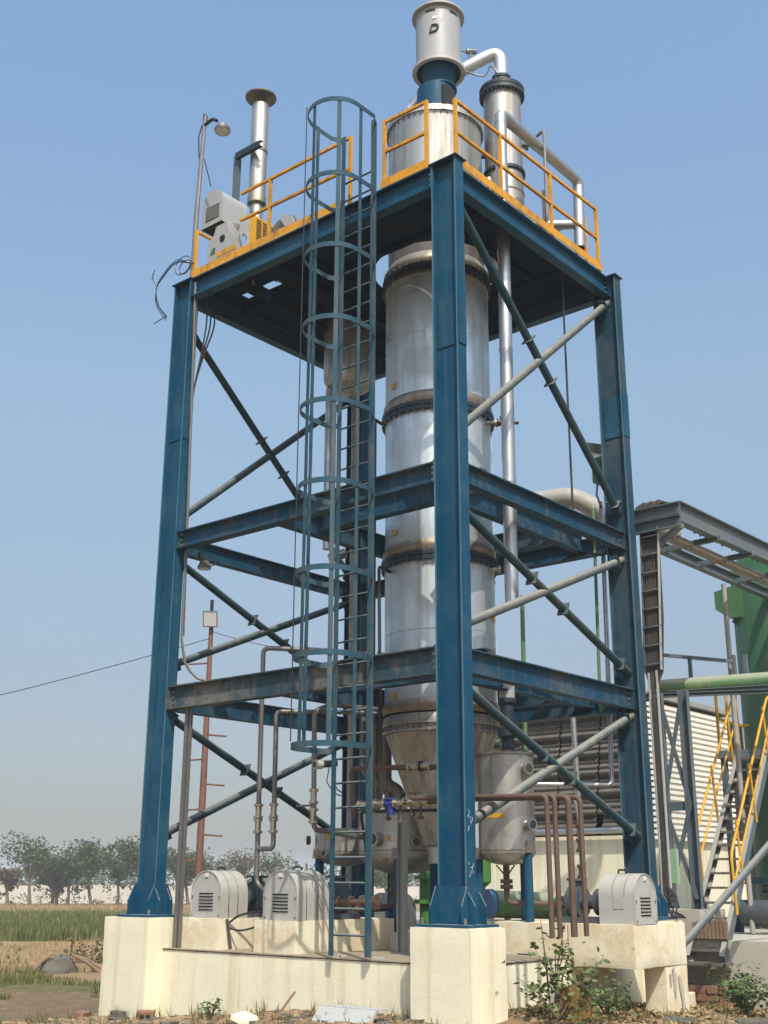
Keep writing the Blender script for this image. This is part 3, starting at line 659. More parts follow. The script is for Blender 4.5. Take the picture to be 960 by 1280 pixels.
def big_motor():
    c = (VC[0]+.012, VC[1]-.014)
    H = thing('hooded_drive', 'cylindrical white hood marked D over a blue drive neck on the column top', 'drive motor', (c[0], c[1], 10.40))
    obj('drive_neck', MB().lathe([(.0, 10.41), (.31, 10.41), (.31, 10.47), (.295, 10.48), (.235, 10.56), (.235, 10.98), (.0, 10.94)], c, 48), 'blue', H)
    f = obj('neck_flange', MB().lathe([(.26, 10.44), (.335, 10.44), (.335, 10.475), (.26, 10.475)], c, 48), 'flange', H)
    obj('bolts', MB().ringbolts(c, .30, 10.43, 10.56, 22, .010), 'greysteel', f, kind='stuff')
    ci = (c[0]+.02, c[1]-.035)
    obj('motor_body', MB().lathe([(.0, 10.98), (.225, 10.98), (.225, 11.0), (.175, 11.02), (.18, 11.10), (.25, 11.30), (.27, 11.42), (.165, 11.45), (.165, 11.80), (.0, 11.85)], ci, 40), 'blue', H)
    hood = obj('hood', MB().lathe([(.285, 11.24), (.285, 12.04), (.295, 12.05), (.0, 12.07), (.0, 12.055), (.285, 12.03), (.278, 12.02), (.278, 11.25)], ci, 56), 'white', H)
    obj('hood_rim', MB().lathe([(.281, 11.235), (.332, 11.235), (.332, 11.278), (.281, 11.278)], ci, 56), 'hood', hood)
    obj('hood_rim', MB().lathe([(.0, 12.07), (.335, 12.065), (.335, 12.09), (.0, 12.1)], ci, 56), 'hood', hood)
    va = math.atan2(CAM.y-ci[1], CAM.x-ci[0])
    for da, z in ((-.35, 11.99), (.75, 11.99)):
        mb = MB(); aa = [va+da+k*.045 for k in range(-5, 6)]
        for a in aa: mb.v += [Vector((ci[0]+.288*math.cos(a), ci[1]+.288*math.sin(a), z-.018)), Vector((ci[0]+.288*math.cos(a), ci[1]+.288*math.sin(a), z+.018))]
        for k in range(len(aa)-1): mb.f.append((2*k, 2*k+2, 2*k+3, 2*k+1))
        obj('vent_slot', mb, 'dark', hood)
    # the letter D standing off the hood
    fc = bpy.data.curves.new('hood_letter', 'FONT'); fc.body = 'D'; fc.size = .17; fc.extrude = .012; fc.align_x = 'CENTER'; fc.align_y = 'CENTER'; fc.shear = .25
    to = bpy.data.objects.new('hood_letter_source', fc); COL.objects.link(to)
    bpy.context.view_layer.update()
    me = bpy.data.meshes.new_from_object(to.evaluated_get(bpy.context.evaluated_depsgraph_get())); bpy.data.objects.remove(to)
    a = va-.22; nn = Vector((math.cos(a), math.sin(a), 0)); tt = Vector((-nn.y, nn.x, 0)); zz = Vector((0, 0, 1))
    base = Vector((ci[0], ci[1], 11.7))+nn*.291-ORG[H.name]
    for v in me.vertices: v.co = base+tt*v.co.x+zz*v.co.y+nn*v.co.z
    me.materials.append(M['black']); lo = bpy.data.objects.new('letter', me); COL.objects.link(lo); lo.parent = hood; ORG[lo.name] = ORG[H.name]
    a = va-.16; nn = Vector((math.cos(a), math.sin(a), 0)); tt = Vector((-nn.y, nn.x, 0))
    obj('lifting_plate', MB().obox(Vector((ci[0], ci[1], 11.87))+nn*.288, nn*.004, tt*.03, zz*.02), 'lens', hood, smooth=False)
    a = va+.75; nn = Vector((math.cos(a), math.sin(a), 0)); tt = Vector((-nn.y, nn.x, 0))
    obj('access_grille', MB().obox(Vector((c[0], c[1], 10.78))+nn*.225, nn*.02, tt*.10, zz*.13), 'dark', H, smooth=False)
big_motor()

# ------------------------------------------------------------------ condenser and its pipes
CC = (2.36, .88)
def condenser():
    V = thing('condenser_vessel', 'slim stainless vessel with dark bolted top flange right of the main column', 'vessel', (CC[0], CC[1], ZT))
    obj('shell', MB().lathe([(.235, ZT), (.235, 10.98)], CC, 40), 'dirtysteel', V)
    obj('weld_collar', MB().lathe([(.238, 9.55), (.243, 9.56), (.243, 9.58), (.238, 9.59)], CC, 40), 'tan', V)
    f = obj('flange', MB().lathe([(.235, 10.98), (.285, 10.98), (.285, 11.03), (.27, 11.035), (.27, 11.04), (.285, 11.045), (.285, 11.09), (0, 11.10)], CC, 40), 'flange', V)
    obj('bolts', MB().ringbolts(CC, .265, 10.96, 11.115, 28, .010), 'greysteel', f, kind='stuff')
    obj('dished_head', MB().lathe([(.26, 11.095), (.20, 11.13), (.11, 11.16), (.0, 11.165)], CC, 40), 'dirtysteel', V)
    obj('nozzle', MB().lathe([(.0, 11.15), (.075, 11.15), (.075, 11.19), (.125, 11.19), (.125, 11.235), (.11, 11.24), (.11, 11.25), (.125, 11.255), (.125, 11.29), (.0, 11.29)], CC, 28), 'flange', V)
    for s in (-1, 1):
        d = Vector((math.sin(YAW), -math.cos(YAW), 0))*s; p = Vector((CC[0], CC[1], 10.14 if s < 0 else 10.30))
        nz = obj('side_nozzle', MB().cyl(p+d*.22, p+d*.29, .03, seg=12).cyl(p+d*.29, p+d*.31, .06, seg=16), 'flange', V)
    obj('bracket_ring', MB().lathe([(.237, 9.84), (.26, 9.84), (.26, 9.88), (.237, 9.88)], CC, 40), 'flange', V)
condenser()
o = obj('vapour_pipe', MB().pipe([(CC[0], CC[1], 11.29), (CC[0], CC[1], 11.72), (2.12, 1.27, 11.50), (1.80, 1.95, 11.05), (1.80, 1.95, 10.36)], .082, .24, 20, 10), 'steel', None, (2.0, 1.4, 10.4))
tag(o, 'curved stainless pipe bending from the slim vessel over to the main column', 'pipe')
G = thing('galvanised_duct', 'shiny galvanised pipe rising through the platform and bending along its right edge', 'pipe', (1.36, .27, 4.14))
obj('riser', MB().cyl((1.341, .27, 4.14), (1.40, .27, 9.86), .070, seg=24), 'galv', G)
for z_, x_ in ((5.45, 1.353), (6.95, 1.368)): obj('riser_band', MB().cyl((x_, .27, z_), (x_, .27, z_+.03), .074, seg=24), 'galv', G)
obj('elbow', MB().pipe([(1.3985, .27, 9.80), (1.40, .27, 9.935), (1.62, .27, 9.935)], .0712, .10, 24, 8), 'galv', G)
obj('top_run', MB().tube([(1.60, .27, 9.935), (2.0, .27, 9.93), (3.0, .265, 9.90), (3.06, .262, 9.87), (3.085, .262, 9.80)], .068, 24), 'galv', G)
obj('down_leg', MB().cyl((3.085, .262, 9.85), (3.04, .262, 8.93), .068, seg=24), 'galv', G)
obj('open_end', MB().cyl((3.0395, .262, 8.929), (3.0394, .262, 8.926), .058, seg=24), 'dark', G)
obj('branch', MB().cyl((3.05, .28, 9.27), (2.52, .98, 9.27), .062, seg=20), 'galv', G)
o = obj('armoured_conduit', MB().pipe([(2.52, .66, 10.24), (2.38, .42, 10.22), (2.22, .20, 10.14), (2.20, .2, 8.46)], .019, .10, 10).box((2.165, .215, 8.46), (2.225, .235, 9.3)), 'greysteel', None, (2.2, .2, 8.46))
tag(o, 'grey flexible conduit looping off the slim vessel down to the platform', 'conduit')
o = obj('instrument_cable', MB().tube(smooth([(2.10, 1.24, 11.72), (2.0, 1.30, 11.70), (1.98, 1.32, 11.55), (2.06, 1.25, 11.42), (2.22, 1.05, 11.33), (2.25, .95, 11.45), (2.3, .8, 11.15)]), .011, 6).cyl((2.14, 1.20, 11.55), (2.14, 1.20, 11.70), .022, seg=8).cyl((2.10, 1.23, 11.72), (2.20, 1.15, 11.74), .034, seg=10), 'greysteel', None, (2.1, 1.2, 11.5))
tag(o, 'small transmitter with a looping cable on the curved stainless pipe', 'instrument')
o = obj('tall_riser_rod', MB().cyl((2.45, .18, 5.25), (2.45, .18, 8.25), .012, seg=8), 'black', None, (2.45, .18, 5.25))
tag(o, 'thin dark rod hanging under the platform at the right', 'rod')

# ------------------------------------------------------------------ arched motor hoods (front towards the axis direction)
def arch_pts(w, h, n=14):
    r = w/2; pts = [(-r, 0), (r, 0)]; s = h-r
    for k in range(n+1):
        t = math.pi*k/n; pts.append((r*math.cos(t), s+r*math.sin(t)))
    return pts
def hooded_motor(label, base, w, h, ln, axis, group, pump=True, mat='hood', strap=False):
    """base: ground centre of the louvred face; axis: 'x' or 'y' = direction in which the hood runs back"""
    bx, by, bz = base
    t = thing('hooded_motor', label, 'motor', base, group)
    def P(u, wv, z):      # u along hood from the face, wv across
        return Vector((bx+u, by-wv, bz+z)) if axis == 'x' else Vector((bx+wv, by+u, bz+z))
    pts = arch_pts(w, h)
    mb = MB(); mb.prism([P(0, a, b) for a, b in pts], P(ln, 0, 0)-P(0, 0, 0))
    hood = obj('hood', mb, mat, t, angle=30)
    mb = MB()        # lip round the louvred face
    inn = [(a*.94, .012+(b)*.955) for a, b in pts]; n = len(pts)
    for (a, b), (c, d) in zip(pts, inn): mb.v += [P(-.007, a*1.012, b), P(-.007, c, d), P(.004, a*1.012, b), P(.004, c, d)]
    for k in range(n):
        i, j = 4*k, 4*((k+1) % n); mb.f += [(i, j, j+1, i+1), (i, i+2, j+2, j), (i+1, j+1, j+3, i+3)]
    obj('face_lip', mb, mat, hood, angle=30)
    for k in range(6):
        z = h*.16+k*h*.068
        lv = obj('louvre', MB().add([P(-.002, -w*.23, z), P(-.002, w*.23, z), P(-.002, w*.23, z+h*.036), P(-.002, -w*.23, z+h*.036)], [(0, 1, 2, 3), (3, 2, 1, 0)]), 'dark', hood, smooth=False)
        obj('louvre_lip', MB().add([P(-.002, -w*.23, z+h*.038), P(-.002, w*.23, z+h*.038), P(-.012, w*.23, z+h*.024), P(-.012, -w*.23, z+h*.024)], [(0, 1, 2, 3), (3, 2, 1, 0)]), mat, hood, smooth=False)
    obj('lifting_lug', MB().obox(P(-.006, 0, h*.90), *( (Vector((.005,0,0)), Vector((0,.022,0)), Vector((0,0,.018))) if axis == 'x' else (Vector((0,.005,0)), Vector((.022,0,0)), Vector((0,0,.018))))), 'lens', hood, smooth=False)
    for u in (ln*.28, ln*.62):
        mb = MB(); q = [(a*1.006, b*1.004) for a, b in arch_pts(w, h, 18)[1:]]
        for a, b in q: mb.v += [P(u-.004, a, b), P(u+.004, a, b)]
        for k in range(len(q)-1): mb.f += [(2*k, 2*k+1, 2*k+3, 2*k+2), (2*k+2, 2*k+3, 2*k+1, 2*k)]
        obj('seam', mb, mat, hood)
    obj('top_handle', MB().pipe([P(ln*.45, -.02, h-.01), P(ln*.45, -.02, h+.03), P(ln*.68, -.02, h+.03), P(ln*.68, -.02, h-.01)], .009, .015, 6), 'black', hood)
    for sx_ in (-1, 1):
        for z_ in (.06, .45): obj('screw', MB().cyl(P(-.003, sx_*w*.44, h*z_), P(-.012, sx_*w*.44, h*z_), .009, seg=8), 'bolt', hood)
    obj('inspection_flap', MB().add([P(ln*.30, -w*.5-.004, h*.30), P(ln*.60, -w*.5-.004, h*.30), P(ln*.60, -w*.5-.004, h*.52), P(ln*.30, -w*.5-.004, h*.52), P(ln*.30, -w*.5+.004, h*.30), P(ln*.60, -w*.5+.004, h*.30), P(ln*.60, -w*.5+.004, h*.52), P(ln*.30, -w*.5+.004, h*.52)], [(0, 1, 2, 3), (7, 6, 5, 4), (0, 4, 5, 1), (1, 5, 6, 2), (2, 6, 7, 3), (3, 7, 4, 0)]), mat, hood, smooth=False)
    if pump:
        obj('motor_body', MB().cyl(P(ln-.02, 0, h*.42), P(ln+.12, 0, h*.42), w*.30, seg=20).cyl(P(ln+.12, 0, h*.42), P(ln+.28, 0, h*.42), w*.16, seg=16), 'pump', t)
        obj('pump_casing', MB().cyl(P(ln+.28, 0, h*.42), P(ln+.40, 0, h*.42), w*.36, seg=24).cyl(P(ln+.40, 0, h*.42), P(ln+.46, 0, h*.42), w*.18, seg=16).cyl(P(ln+.34, 0, h*.42), P(ln+.34, 0, h*.85), w*.13, seg=14).cyl(P(ln+.34, 0, h*.85), P(ln+.34, 0, h*.90), w*.24, seg=16), 'pump', t)
        e = [P(.0, -w*.42, -.0), P(ln+.5, w*.42, .05)]
        lo = [min(e[0][i], e[1][i]) for i in range(3)]; hi = [max(e[0][i], e[1][i]) for i in range(3)]
        lo[2] = bz+.001
        if axis == 'x': lo[0] = bx+ln+.005
        else: lo[1] = by+ln+.005
        obj('base_frame', MB().box(lo, hi), 'pump', t, smooth=False)
    return t
GM = 'arched hooded pump motors'
hooded_motor('arched grey hooded motor on the block next to the left pedestal', (.10, 3.215, ZP), .45, .455, .36, 'x', GM)
hooded_motor('arched grey hooded motor crossed by ladder shadows left of the ladder', (.10, 2.165, ZP), .45, .455, .44, 'x', GM)
hooded_motor('arched grey hooded motor on the overhanging corner block', (1.755, -.79, 1.168), .40, .435, .36, 'y', GM)
cbox('motor_block', (3.85, 3.75, .3), (5.0, 4.6, .93), 'cream', 'cream block behind the tanks carrying the rear hooded motor', 'concrete block', group='motor blocks')
hooded_motor('arched grey hooded motor far behind between the tank legs', (3.95, 4.17, .93), .45, .455, .44, 'x', GM, pump=False)

o = obj('perforated_strip', MB().bar((.145, 2.945, 1.165), (.20, 2.935, .885), .035, .006, (0, 1, 0)), 'greysteel', None, (.17, 2.94, .88), smooth=False); tag(o, 'grey perforated metal strip leaning on the motor block left of the shadowed hood', 'strip')
for k in range(9): c_ = Vector((.145, 2.945, 1.165)).lerp(Vector((.20, 2.935, .885)), (k+.5)/9); obj('hole', MB().obox(c_+Vector((0, -.0045, 0)), (.008, 0, 0), (0, .0006, 0), (0, 0, .006)), 'dark', o, smooth=False)
o = obj('loop_cable', MB().tube(smooth([(.18, 2.95, 1.13), (.24, 2.86, 1.20), (.40, 2.72, 1.235), (.55, 2.58, 1.21), (.7, 2.5, 1.19)]), .011, 6).tube(smooth([(.17, 2.95, 1.08), (.24, 2.82, 1.06), (.38, 2.68, 1.12), (.48, 2.58, 1.20)]), .010, 6), 'black', None, (.4, 2.7, 1.18)); tag(o, 'black cable looping between the two left hooded motors', 'cable')
# ------------------------------------------------------------------ blower on the platform
def plate_hole(poly, hc, rh, ext, n=40, sq=1.0):
    """flat plate given as (a, b) outline with a round hole; returns 2-D rings for both sides"""
    ring = []
    for k in range(n):
        t = 2*math.pi*k/n; dx, dy = math.cos(t), math.sin(t); best = 9
        for (x1, y1), (x2, y2) in zip(poly, poly[1:]+poly[:1]):
            ex, ey = x2-x1, y2-y1; den = dx*ey-dy*ex
            if abs(den) < 1e-9: continue
            u = ((x1-hc[0])*ey-(y1-hc[1])*ex)/den; v = ((x1-hc[0])*dy-(y1-hc[1])*dx)/den
            if u > 1e-6 and -1e-6 <= v <= 1+1e-6: best = min(best, u)
        ring.append(((hc[0]+dx*rh, hc[1]+dy*rh*sq), (hc[0]+dx*best, hc[1]+dy*best)))
    return ring
def plate_mb(ring, to3, thick):
    mb = MB(); n = len(ring)
    for a, b in ring:
        for q in (0, 1):
            mb.v += [Vector(to3(a[0], a[1], q*thick)), Vector(to3(b[0], b[1], q*thick))]
    for k in range(n):
        a, b = 4*k, 4*((k+1) % n); mb.f += [(a, a+1, b+1, b), (a+2, b+2, b+3, a+3), (a, b, b+2, a+2), (a+1, a+3, b+3, b+1)]
    return mb
def blower():
    Bl = thing('platform_blower', 'white hooded blower with a yellow belt guard at the left of the platform', 'blower', (.3, 3.55, ZT))
    front = [(3.25, 8.46), (3.80, 8.46), (3.80, 9.02), (3.70, 9.09), (3.66, 9.20), (3.46, 9.20), (3.43, 9.08), (3.25, 8.86)]
    fp = obj('front_plate', plate_mb(plate_hole(front, (3.545, 8.99), .055, 0), lambda a, b, q: (.155+q, a, b), .012), 'white', Bl, smooth=False)
    side = [(.168, 8.46), (.66, 8.46), (.60, 8.78), (.42, 9.04), (.34, 9.24), (.24, 9.24), (.168, 9.0)]
    obj('side_plate', plate_mb(plate_hole(side, (.245, 8.915), .052, 0, sq=1.35), lambda a, b, q: (a, 3.25+q, b), .012), 'white', Bl, smooth=False)
    obj('rear_plate', MB().box((.62, 3.27, 8.46), (.635, 3.80, 8.95)), 'white', Bl, smooth=False)
    obj('foot_channel', MB().box((.17, 3.262, 8.455), (.61, 3.34, 8.52)).box((.17, 3.70, 8.455), (.61, 3.79, 8.52)), 'hood', Bl, smooth=False)
    for y, z in ((3.28, 9.06), (3.28, 8.62)): obj('stay', MB().bar((.31, y-.035, z+.1), (.43, y-.035, z-.25), .02, .012, (0, 1, 0)), 'hood', Bl, smooth=False)
    obj('name_band', MB().box((.1505, 3.28, 8.76), (.1545, 3.63, 8.825)), 'yellow', fp, smooth=False)
    for k in range(3): obj('maker_mark', MB().box((.1505, 3.66, 8.83+.03*k), (.1545, 3.745-.012*k, 8.848+.03*k)), 'green', fp, smooth=False)
    obj('motor_mount', MB().cyl((.36, 3.62, 9.02), (.36, 3.62, 9.25), .06, .15, seg=24), 'hood', Bl)
    for y in (3.50, 3.72): obj('mount_web', MB().prism([(.20, y, 9.10), (.20, y, 9.25), (.50, y, 9.25), (.36, y, 9.02)], (0, .01, 0)), 'hood', Bl, smooth=False)
    obj('hood_base', MB().box((.17, 3.59, 9.250), (.56, 3.92, 9.262)), 'dark', Bl, smooth=False)
    pts = [(3.57, 9.264), (3.94, 9.264), (3.94, 9.56)]
    for k in range(1, 11):
        t = math.pi*k/11; pts.append((3.755+.185*math.cos(t), 9.58+.165*math.sin(t)))
    pts.append((3.57, 9.56))
    hood = obj('motor_hood', MB().prism([(.15, y, z) for y, z in pts], (.42, 0, 0)), 'white', Bl, angle=25)
    for x in (.148, .566): obj('hood_skirt', MB().box((x, 3.565, 9.255), (x+.006, 3.945, 9.285)), 'white', hood, smooth=False)
    for y in (3.563, 3.942): obj('hood_skirt', MB().box((.152, y, 9.252), (.568, y+.005, 9.283)), 'white', hood, smooth=False)
    obj('hood_louvre', MB().box((.1455, 3.62, 9.33), (.1485, 3.86, 9.53)), 'dark', hood, smooth=False)
    for k in range(9): obj('louvre_blade', MB().bar((.142, 3.62, 9.341+k*.0225), (.142, 3.86, 9.341+k*.0225), .007, .006), 'hood', hood, smooth=False)
    g = obj('belt_guard', MB().box((.35, 3.18, 8.56), (.80, 3.24, 9.26)), 'stairyellow', Bl, smooth=False)
    obj('guard_side', MB().box((.335, 3.175, 8.50), (.352, 3.275, 9.275)), 'stairyellow', g, smooth=False)
    for i in range(4):
        for j in range(10): obj('guard_slot', MB().box((.375+i*.105, 3.1765, 8.90+j*.034), (.455+i*.105, 3.179, 8.918+j*.034)), 'dark', g, smooth=False)
    obj('blower_casing', MB().cyl((.55, 2.92, 9.02), (1.15, 2.92, 9.02), .20, seg=32), 'greysteel', Bl)
    obj('casing_seat', MB().box((.6, 2.76, 8.46), (1.1, 3.08, 8.86)), 'greysteel', Bl, smooth=False)
    obj('casing_bracket', MB().prism([(.52, 2.70, 8.50), (.52, 2.80, 8.50), (.52, 2.81, 9.02), (.52, 2.93, 9.20), (.52, 2.88, 9.25), (.52, 2.80, 9.20), (.52, 2.72, 9.16), (.52, 2.69, 9.02)], (.03, 0, 0)), 'white', Bl, smooth=False)
    obj('casing_pipes', MB().pipe([(.5, 2.60, 8.60), (.5, 2.58, 8.98), (.5, 2.66, 9.12)], .018, .05, 8).cyl((.5, 2.50, 8.80), (.5, 2.66, 9.02), .022, seg=8).cyl((.6, 2.45, 8.86), (.6, 2.66, 8.90), .05, seg=12), 'greysteel', Bl)
blower()
SX, SY = .75, 3.60
S = thing('exhaust_stack', 'stained steel exhaust stack with a flat round cap above the platform', 'stack', (SX, SY, ZT))
obj('lower_pipe', MB().lathe([(.082, 9.0), (.082, 9.80)], (SX, SY), 28), 'dirtysteel', S)
obj('collar', MB().lathe([(.085, 9.74), (.122, 9.77), (.122, 9.85), (.108, 9.90)], (SX, SY), 28), 'tan', S)
obj('upper_pipe', MB().lathe([(.108, 9.88), (.112, 11.25), (.105, 11.26)], (SX, SY), 28), 'dirtysteel', S)
obj('cap', MB().lathe([(.0, 11.36), (.20, 11.36), (.205, 11.37), (.205, 11.385), (.0, 11.40)], (SX, SY), 36), 'greysteel', S)
obj('cap_bracket', MB().bar((SX-.07, SY, 11.2), (SX-.07, SY, 11.37), .012, .03).bar((SX+.07, SY, 11.2), (SX+.07, SY, 11.37), .012, .03).bar((SX, SY+.07, 11.2), (SX, SY+.07, 11.37), .012, .03), 'dirtysteel', S, smooth=False)
obj('stay_post', MB().channel((.61, 3.87, ZT), (.61, 3.87, 10.55), .09, .045, .008, (0, 1, 0), -1), 'grey', S, smooth=False)
obj('stay_arm', MB().channel((.565, 3.84, 10.50), (.565, 3.38, 10.50), .085, .045, .008, (0, 0, 1), -1), 'flange', S, smooth=False)
obj('clamp_band', MB().lathe([(.113, 10.52), (.117, 10.52), (.117, 10.55), (.113, 10.55)], (SX, SY), 28), 'greysteel', S)
def lamp_head(t, c, r, mat='hood'):
    c = Vector(c)
    obj('lamp_housing', MB().lathe([(r*.95, c.z), (r, c.z+.008), (r, c.z+.04), (r*.8, c.z+.055), (r*.72, c.z+.085), (r*.3, c.z+.10), (0, c.z+.10)], (c.x, c.y), 28), 'greysteel', t)
    obj('lamp_lens', MB().lathe([(0, c.z-.012), (r*.6, c.z-.008), (r*.93, c.z+.004)], (c.x, c.y), 28), 'lens', t)
Lp = thing('platform_lamp', 'round downlight on a leaning grey pole at the left platform corner', 'lamp', (.0, 3.87, ZT))
obj('pole', MB().tube([(.02, 3.90, 8.0), (.02, 3.89, 9.4), (.02, 3.83, 10.80)], .027, 10, radii=[.032, .030, .022]), 'greysteel', Lp)
obj('arm', MB().pipe([(.02, 3.83, 10.66), (.02, 3.68, 10.69), (.02, 3.60, 10.62)], .022, .06, 8).box((.0, 3.82, 10.72), (.05, 3.85, 10.82)), 'black', Lp)
lamp_head(Lp, (.05, 3.52, 10.44), .10)
obj('cable', MB().tube([(.0, 3.86, 10.66), (-.01, 3.90, 10.5), (.0, 3.88, 10.2), (.02, 3.86, 10.1)], .009, 6).tube([(.02, 3.80, 10.15), (.03, 3.74, 9.95), (.05, 3.68, 9.72)], .008, 6), 'black', Lp)
# cable coils at the corner
mb = MB()
for k in range(2):
    cy, cz, rr = 3.90+.02*k, 8.62+.02*k, .09+.03*k
    mb.tube([(-.10-.02*k, cy+rr*math.cos(t*.5+.4*k)*1.2, cz+rr*math.sin(t*.5+.4*k)) for t in range(13)], .006, 6)
for k in range(3):
    mb.tube(smooth([(-.05, 3.80+.02*k, 8.66), (-.12, 4.05, 8.72+.02*k), (-.16, 4.22+.03*k, 8.58), (-.17, 4.34, 8.44-.01*k), (-.15, 4.30+.02*k, 8.22), (-.14, 4.14, 8.02-.03*k)]), .0045 if k else .007, 6)
for k in range(3): mb.tube([(-.17, 4.33, 8.47), (-.18, 4.38+.02*k, 8.55+.03*k), (-.2, 4.42-.03*k, 8.62+.04*k)], .005, 5)
mb.tube([(-.15, 4.13, 8.02), (-.16, 4.35, 7.98)], .006, 5)
o = obj('cable_coil', mb, 'black', None, (-.1, 4.0, 8.5)); tag(o, 'tangle of loose black cables coiled at the top left corner', 'cables')
mb = MB()
for k in range(3): mb.tube(smooth([(.10+.05*k, 3.70, 8.2), (.13+.06*k, 3.72, 7.9), (.11+.02*k, 3.76, 7.5), (.04, 3.77, 7.05), (.0, 3.775, 6.6)]), .010, 6)
o = obj('drop_cables', mb, 'black', None, (.1, 3.7, 7.5)); tag(o, 'three black cables dropping beside the left column under the platform', 'cables')
o = obj('column_conduit', MB().tube([(-.03, 3.775, 8.4), (-.01, 3.77, 7.6), (.05, 3.77, 5.3), (.06, 3.77, 4.05), (.10, 3.74, 3.80), (.15, 3.70, 3.70), (.22, 3.65, 3.63), (.32, 3.58, 3.60), (.5, 3.5, 3.59)], .014, 8).tube([(.0, 3.765, 8.2), (.03, 3.765, 6.4), (.085, 3.765, 4.1)], .009, 6), 'greysteel', None, (0, 3.77, 3.6))
tag(o, 'dusty conduit running down the inner edge of the left column', 'conduit')
o = obj('cable_tray', MB().box((.02, 3.55, ZS), (.05, 3.58, 3.28)).box((.02, 3.50, ZS), (.05, 3.52, 3.28)).cyl((.05, 3.60, ZS), (.05, 3.60, 3.27), .022, seg=10), 'greysteel', None, (.04, 3.55, ZS))
tag(o, 'narrow grey cable tray standing right of the left column under the lower beam', 'cable tray')
Fl = thing('beam_floodlight', 'round grey bulkhead lamp under the middle beam by the left column', 'lamp', (.24, 3.70, 5.0))
obj('mount', MB().box((.20, 3.69, 5.0), (.25, 3.74, 5.07)), 'black', Fl, smooth=False)
lamp_head(Fl, (.24, 3.66, 4.87), .075)
obj('cable', MB().tube(smooth([(.24, 3.66, 5.01), (.30, 3.58, 5.0), (.30, 3.56, 4.92), (.27, 3.62, 4.90)]), .007, 6), 'black', Fl)
Fl = thing('column_floodlight', 'boxy floodlight fixed behind the right column above the pipe brace', 'lamp', (3.3, .36, 6.3))
obj('housing', MB().prism([(3.3, .22, 6.30), (3.3, .50, 6.42), (3.3, .47, 6.52), (3.3, .20, 6.42)], (.22, 0, 0)), 'greysteel', Fl, smooth=False)
obj('lens', MB().prism([(3.292, .235, 6.285), (3.292, .49, 6.395), (3.292, .487, 6.41), (3.292, .232, 6.30)], (.2, 0, 0)), 'lens', Fl, smooth=False)
obj('gear_box', MB().box((3.26, .24, 5.98), (3.40, .38, 6.28)), 'green', Fl, smooth=False)
obj('cable', MB().tube([(3.2, .27, 6.0), (3.2, .30, 5.8), (3.19, .24, 5.62)], .012, 6), 'black', Fl)
Cm = thing('cctv_camera', 'white tube shaped camera fixed to the left ladder stringer', 'camera', (-.12, 1.45, 2.56))
obj('camera_body', MB().cyl((-.21, 1.40, 2.55), (-.03, 1.36, 2.57), .032, seg=16), 'black', Cm)
obj('camera_shroud', MB().cyl((-.27, 1.41, 2.545), (-.19, 1.395, 2.552), .043, seg=20), 'white', Cm)
obj('camera_lens', MB().cyl((-.273, 1.4105, 2.5447), (-.2705, 1.410, 2.545), .028, seg=16), 'glass', Cm)
obj('cable', MB().tube([(-.05, 1.36, 2.53), (-.07, 1.37, 2.42), (-.05, 1.32, 2.33), (-.04, 1.27, 2.30)], .006, 6).tube([(-.09, 1.39, 2.53), (-.11, 1.40, 2.40), (-.08, 1.34, 2.30), (-.05, 1.27, 2.27)], .006, 6), 'black', Cm)

# ------------------------------------------------------------------ drum, tanks, legs
Dr = thing('hanging_drum', 'grey brown drum hanging under the platform behind the ladder', 'drum', (2.06, 3.15, 7.48))
DC = (2.06, 3.16)
obj('shell', MB().lathe([(0, 7.47), (.16, 7.485), (.27, 7.54), (.315, 7.63), (.32, 7.72), (.32, 8.40)], DC, 36), 'dirtysteel', Dr)
obj('outlet', MB().cyl((1.90, 3.33, 5.40), (1.90, 3.33, 7.52), .055, seg=16), 'galv', Dr)
obj('outlet_end', MB().cyl((1.92, 3.31, 5.28), (2.06, 3.17, 5.36), .06, seg=16), 'tan', Dr)
def tank(name, label, c, r, ztop, zbot, mat='dirtysteel', flat=False, group='stainless tanks below the tower'):
    t = thing(name, label, 'tank', (c[0], c[1], zbot), group)
    d = r*.42
    sh = obj('shell', MB().lathe([(r, zbot+d), (r, ztop)], c, 40), mat, t)
    obj('dished_bottom', MB().lathe([(0, zbot), (r*.35, zbot+.012), (r*.65, zbot+d*.24), (r*.88, zbot+d*.6), (r*.97, zbot+d*.85), (r*1.002, zbot+d)], c, 40), mat, t)
    obj('seam', MB().lathe([(r+.001, zbot+d+.015), (r+.006, zbot+d+.02), (r+.006, zbot+d+.03), (r+.001, zbot+d+.035)], c, 40), 'tan', t)
    obj('lid', MB().lathe([(r+.012, ztop), (r+.012, ztop+.02), (r*.6, ztop+.04), (0, ztop+.05)], c, 40), 'tan', t)
    return t
def port(t, c, r, a, z, pr=.055):
    nn = Vector((math.cos(a), math.sin(a), 0)); p = Vector((c[0], c[1], z))
    pt = obj('sight_port', MB().cyl(p+nn*(r-.02), p+nn*(r+.05), pr*.8, seg=20).cyl(p+nn*(r+.05), p+nn*(r+.075), pr*1.15, seg=24), 'dirtysteel', t)
    obj('port_glass', MB().cyl(p+nn*(r+.0755), p+nn*(r+.078), pr*.75, seg=20), 'glass', pt)
def placard(t, c, r, a, z, w, h):
    mb = MB(); n = 6
    for k in range(n+1):
        aa = a+(k/n-.5)*w/r; mb.v += [Vector((c[0]+(r+.003)*math.cos(aa), c[1]+(r+.003)*math.sin(aa), z)), Vector((c[0]+(r+.003)*math.cos(aa), c[1]+(r+.003)*math.sin(aa), z+h))]
    for k in range(n): mb.f.append((2*k, 2*k+2, 2*k+3, 2*k+1))
    obj('placard', mb, 'plate', t)
